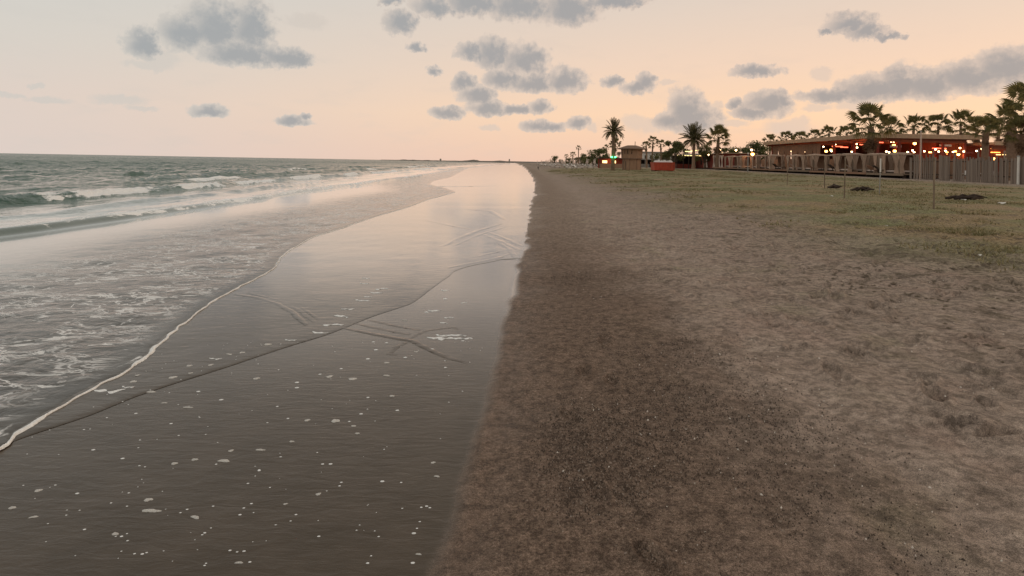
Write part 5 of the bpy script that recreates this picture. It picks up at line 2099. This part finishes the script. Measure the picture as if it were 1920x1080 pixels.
# ---- pale poles
for (px, yb, yt, Y, rad, lab) in ((1725.5, 335, 247, 55.5, 0.075, 'tall pale pole rising from the fence above the restaurant roof'), (1909, 338, 294, 44.5, 0.09, 'short pale post at the fence near the right border')):
    a, c = at(px, yb, Y), at(px, yt, Y)
    z0 = float(ground(a.x, Y))
    root = empty('pale_pole', (a.x, Y, z0))
    tag(root, lab, 'pole')
    b = MB()
    b.tube([(0, 0, -0.2), (0, 0, (c.z - z0) * 0.5), (0, 0, c.z - z0)], [rad, rad * 0.95, rad * 0.85], 9)
    b.build('shaft', M_WHITE if px != 1725.5 else plain('rust_pole', (0.46, 0.33, 0.26, 1), 0.7, 0.2, 4.0), root)
    b = MB()
    b.tube([(0, 0, c.z - z0), (0, 0, c.z - z0 + 0.05), (0, 0, c.z - z0 + 0.09)], [rad * 1.3, rad * 1.25, rad * 0.5], 9)
    b.build('cap', M_GREY, root)

# ---- white plastic chairs and a table before the fence, and a red barrel
M_PLAST = plain('white_plastic', (0.72, 0.68, 0.64, 1), 0.45, 0.08, 3.0)


def chair(px, py, rz, label):
    p = gp(px, py)
    root = empty('plastic_chair', p, rz)
    tag(root, label, 'chair', 'white chairs by the fence')
    b = MB()
    b.box(-0.24, 0.24, -0.24, 0.22, 0.42, 0.46)
    b.build('seat', M_PLAST, root)
    b = MB()
    b.grid(lambda u, v: ((u - 0.5) * 0.46, 0.22 + 0.12 * v - 0.06 * math.sin(math.pi * u), 0.46 + 0.46 * v), 6, 5)
    b.build('backrest', M_PLAST, root, True)
    for sx in (-1, 1):
        b = MB()
        b.tube([(sx * 0.25, -0.2, 0.64), (sx * 0.26, 0.0, 0.66), (sx * 0.25, 0.24, 0.66)], 0.025, 6)
        b.build('armrest', M_PLAST, root)
        for sy in (-0.2, 0.18):
            b = MB()
            b.tube([(sx * 0.25, sy * 1.15, 0), (sx * 0.22, sy, 0.42)], 0.022, 6)
            b.build('leg', M_PLAST, root)


chair(1806, 339, 0.4, 'white plastic chair before the fence, leftmost of four')
chair(1815, 339, -0.3, 'white plastic chair before the fence, second of four')
chair(1832, 338.5, 2.2, 'white plastic chair before the fence, left of the white table')
chair(1862, 339.5, -1.0, 'white plastic chair before the fence, right of the white table')
p = gp(1847, 340)
root = empty('plastic_table', p)
tag(root, 'white plastic table before the fence', 'table')
b = MB()
b.box(-0.42, 0.42, -0.42, 0.42, 0.70, 0.74)
b.build('tabletop', M_PLAST, root)
for sx in (-1, 1):
    for sy in (-1, 1):
        b = MB()
        b.tube([(sx * 0.36, sy * 0.36, 0), (sx * 0.33, sy * 0.33, 0.70)], 0.028, 6)
        b.build('leg', M_PLAST, root)
p = gp(1880, 343)
root = empty('rusty_barrel', p)
tag(root, 'reddish brown barrel standing before the fence near the right border', 'barrel')
b = MB()
M_RUST = plain('rust', (0.20, 0.085, 0.055, 1), 0.85, 0.35, 5.0)
b.tube([(0, 0, 0), (0, 0, 0.02), (0, 0, 0.45), (0, 0, 0.9), (0, 0, 0.92)], [0.29, 0.31, 0.32, 0.31, 0.29], 16)
b.build('body', M_RUST, root, True)
for z in (0.28, 0.6):
    b = MB()
    b.tube([(0, 0, z), (0, 0, z + 0.015), (0, 0, z + 0.03)], [0.318, 0.335, 0.318], 16, False)
    b.build('hoop', M_RUST, root)

# ---- dark red curtained stall left of the deck
RX, RY0, RY1 = 41.2, 113.5, 138.0
rz0 = float(ground(RX, 120))
root = empty('red_stall', (RX, RY0, rz0))
tag(root, 'dark red stall row with white tied drapes and pale flat roof edge', 'stall')


def rbox(name, mat, x0, x1, y0, y1, z0, z1):
    b = MB()
    b.box(x0, x1, y0, y1, z0, z1)
    return b.build(name, mat, root)


LR = RY1 - RY0
rbox('wall', M_REDW, 0.0, 0.2, 0, LR, -0.1, 3.1)
rbox('side_wall', M_REDW, 0.21, 6.0, 0.0, 0.2, -0.1, 3.1)
rbox('roof', M_ROOF, -0.4, 6.2, -0.4, LR, 3.11, 3.28)
rbox('roof_edge', M_WHITE, -0.48, -0.41, -0.4, LR, 3.12, 3.34)
rbox('base_board', M_DKWOOD, -0.12, -0.002, 0, LR, -0.1, 0.22)
for y in (0.2, 3.2, 6.6, 9.0, 12.6, 17.2, 21.0):
    rbox('post', M_REDW, -0.10, -0.004, y - 0.09, y + 0.09, 0.23, 3.1)
WC = [curtain_mesh(2.45, 1.9, 0.35, 1.2, 0.45, 4, 31, M_CLOTHW, 0.06), curtain_mesh(2.5, 1.2, 0.5, 1.7, 0.55, 5, 32, M_CLOTHW, 0.06)]
for y, k in ((1.1, 0), (2.6, 1), (4.2, 0), (5.7, 1), (10.2, 1), (11.6, 0), (18.0, 0), (19.4, 1), (20.6, 0)):
    link('drape', WC[k], None, root, (-0.18, y, 0.35), (0, 0, math.pi / 2))
for y in (13.6,):
    rbox('window', M_VOID, -0.06, -0.003, y, y + 1.0, 0.9, 2.4)
for k, (px, py, big, w_) in enumerate(((1350, 281, 1.5, 6), (1380, 281.5, 1.5, 6), (1409, 281, 1.5, 6), (1411, 289, 3.2, 60), (1328.5, 290, 0.9, 0))):
    lab = ['white bulb on the roof edge of the dark red stall, leftmost of three', 'white bulb on the roof edge of the dark red stall, middle of three', 'white bulb on the roof edge of the dark red stall, right of three',
           'bright orange lamp glowing at the near end of the dark red stall', 'tiny bulb below the roof edge of the dark red stall'][k]
    lamp(px, py, 40.2 * F / (px - 960), lab, 'lamps of the red stall', big, k == 3, w_)

# ---- lit awning behind the skip
a0 = at(1272, 292, 128)
root = empty('lit_awning', (a0.x, 128, float(ground(a0.x, 128))))
tag(root, 'dark open stall under a flat awning edged with yellow lights, right of the skip', 'stall')
kk = 128 / F
hh = a0.z - float(ground(a0.x, 128))
rbox('roof', M_DKWOOD, -3 * kk, 46 * kk, 0, 5, hh, hh + 0.12)
rbox('back_wall', M_VOID, -2 * kk, 45 * kk, 4.5, 4.7, -0.1, hh - 0.01)
for x in (-2, 10, 20, 31, 44):
    rbox('post', M_DKWOOD, x * kk - 0.08, x * kk + 0.08, 0.1, 0.26, -0.1, hh - 0.005)
rbox('counter', M_REDW, 0, 30 * kk, 1.5, 2.0, 0, 1.0)
for k in range(8):
    x0 = (-2 + k * 5.8) * kk
    rbox('light_strip', M_NEONY, x0, x0 + 4.6 * kk, -0.1, -0.02, hh + 0.02, hh + 0.13)
for (x, y) in ((17, 10), (26, 10.5), (30, 12.5), (35, 13)):
    b = MB()
    b.tube([(x * kk, 0.4, hh + 0.12), ((x + 1) * kk, 0.4, hh + y * 0.09)], [0.03, 0.03], 5)
    st = b.build('stem', M_DKWOOD, root)
    b = MB()
    b.box(x * kk - 0.4, x * kk + 0.55, 0.32, 0.4, hh + y * 0.09, hh + y * 0.09 + 0.16)
    b.build('lit_panel', M_NEONY, root)

# ================================================================== ground cover and small litter
def build_grass():
    M_GR = leaf_mat('dry_grass', (0.17, 0.155, 0.07, 1), (0.35, 0.285, 0.155, 1), 0.3)
    n = 60000
    y = 7.5 * (110 / 7.5) ** (RNG.random(n) ** 0.75)
    x = 6 + (RNG.random(n) ** 1.0) * np.minimum(32, 1.25 * y)
    pat = fbm(x * 0.5, y * 0.4, 3, 601) + 0.5 * fbm(x * 2.1, y * 1.8, 2, 605)
    keep = RNG.random(n) < grass_mask(x, y) * sstep(pat, -0.08, 0.5)
    x, y = x[keep], y[keep]
    m = len(x)
    z = ground(x, y)
    nb = 4
    V = np.zeros((m, nb, 3, 3))
    for k in range(nb):
        a = RNG.random(m) * 6.28
        h = RNG.uniform(0.02, 0.075, m)
        l = RNG.uniform(0.03, 0.12, m)
        w = 0.006 + 0.0006 * y
        ox, oy = RNG.normal(0, 0.05, m), RNG.normal(0, 0.05, m)
        bx, by = x + ox, y + oy
        V[:, k, 0] = np.stack([bx - w * np.sin(a), by + w * np.cos(a), z - 0.01], -1)
        V[:, k, 1] = np.stack([bx + w * np.sin(a), by - w * np.cos(a), z - 0.01], -1)
        V[:, k, 2] = np.stack([bx + l * np.cos(a), by + l * np.sin(a), z + h], -1)
    V = V.reshape(-1, 3)
    o = link('grass', tri_mesh('grass', V, np.arange(len(V)).reshape(-1, 3), M_GR))
    return tag(o, 'thin dry green grass creeping over the upper beach', 'grass', kind='stuff')


build_grass()


for k, y in enumerate((61.5, 63.0, 66.4, 70.6, 75.3, 80.2, 85.5, 91.5)):
    root = empty('deck_lounger', (38.9 + 0.15 * (k % 2), y, dz(y) + 0.465), math.radians(80 + 25 * math.sin(k * 2.3)))
    tag(root, f'low lounger on the deck edge before the cabanas, {ONES[k]} from the grey fence', 'sun lounger', 'loungers on the deck')
    for nm, me in (('bed', LB), ('backrest', LBK)):
        o = link(nm, me, None, root)
        o.material_slots[0].link = 'OBJECT'
        o.material_slots[0].material = (M_DKWOOD, M_CLOTHB, M_GREYW)[k % 3]
    for sx, sy in ((-0.28, -0.9), (0.28, -0.9), (-0.28, 0.3), (0.28, 0.3)):
        link('leg', LLEG, None, root, (sx, sy, 0))


def chips(name, n, xr, yr, size, mat, label, cat, seed, flat=0.4, dens=None):
    r = np.random.default_rng(seed)
    y = yr[0] * (yr[1] / yr[0]) ** r.random(n)
    sh = r.random(n)
    x = S(y) + xr[0] + (xr[1] - xr[0]) * sh
    if dens is not None:
        keep = r.random(n) < dens(x, y)
        x, y = x[keep], y[keep]
    m = len(x)
    z = ground(x, y) + 0.004
    s = r.uniform(size[0], size[1], m) * (0.6 + 0.8 * r.random(m))
    a = r.random(m) * 6.28
    el = r.uniform(0.8, 2.2, m)
    V = np.zeros((m, 6, 3))
    for k in range(5):
        t = a + k * 2 * math.pi / 5
        rr = s * r.uniform(0.7, 1.25, m)
        dx, dy = rr * np.cos(t - a) * el, rr * np.sin(t - a)
        V[:, k] = np.stack([x + dx * np.cos(a) - dy * np.sin(a), y + dx * np.sin(a) + dy * np.cos(a), z - 0.006 + 0 * s], -1)
    V[:, 5] = np.stack([x, y, z + s * flat], -1)
    base = (np.arange(m) * 6)[:, None]
    Fc = np.concatenate([np.stack([base[:, 0] + k, base[:, 0] + (k + 1) % 5, base[:, 0] + 5], -1) for k in range(5)], 0)
    o = link(name, tri_mesh(name, V.reshape(-1, 3), Fc, mat))
    return tag(o, label, cat, kind='stuff')


M_PITSHADE = plain('pit_shade', (0.10, 0.074, 0.05, 1), 0.95, 0.35, 8.0)
M_SHELL = plain('shell_bits', (0.62, 0.55, 0.48, 1), 0.7, 0.3, 30.0)
M_GRIT = plain('dark_grit', (0.095, 0.066, 0.050, 1), 0.9, 0.4, 30.0)
M_GRITL = plain('pale_grit', (0.30, 0.23, 0.18, 1), 0.9, 0.3, 30.0)


def trample(x, y):
    t = x - S(y)
    return sstep(t, 3.2, 6.0) * (1 - 0.7 * sstep(t, 12, 20)) * sstep(fbm(x * 0.9, y * 0.7, 3, 701) + 0.5 * fbm(x * 4, y * 3.4, 2, 707), -0.02, 0.45)


chips('pit_chips', 40000, (2.4, 18.0), (2.6, 40), (0.005, 0.026), M_PITSHADE, 'dark chips strewn over the trampled sand, added for the shade in its pits', 'dark chips', 5, 0.35, trample)  # chips added as dark marks imitating shaded, damp footprint pits
chips('shell_grit', 1500, (0.5, 7.0), (1.6, 20), (0.0018, 0.0045), M_SHELL, 'tiny pale shell pieces sprinkled on the sand', 'shells', 6, 0.7)


def grav(x, y):
    t = x - S(y)
    return sstep(t, 0.25, 0.7) * (1 - sstep(t, 1.5, 2.6)) * (0.25 + 0.75 * sstep(fbm(x * 1.3, y * 0.8, 3, 711), -0.3, 0.35))


chips('dark_gravel', 52000, (0.2, 2.8), (1.5, 9.5), (0.0018, 0.0042), M_GRIT, 'dark coarse grit along the damp upper swash', 'gravel', 7, 0.6, grav)
chips('pale_gravel', 30000, (0.2, 3.2), (1.5, 9.5), (0.0015, 0.0036), M_GRITL, 'paler coarse grit along the damp upper swash', 'gravel', 8, 0.6, grav)
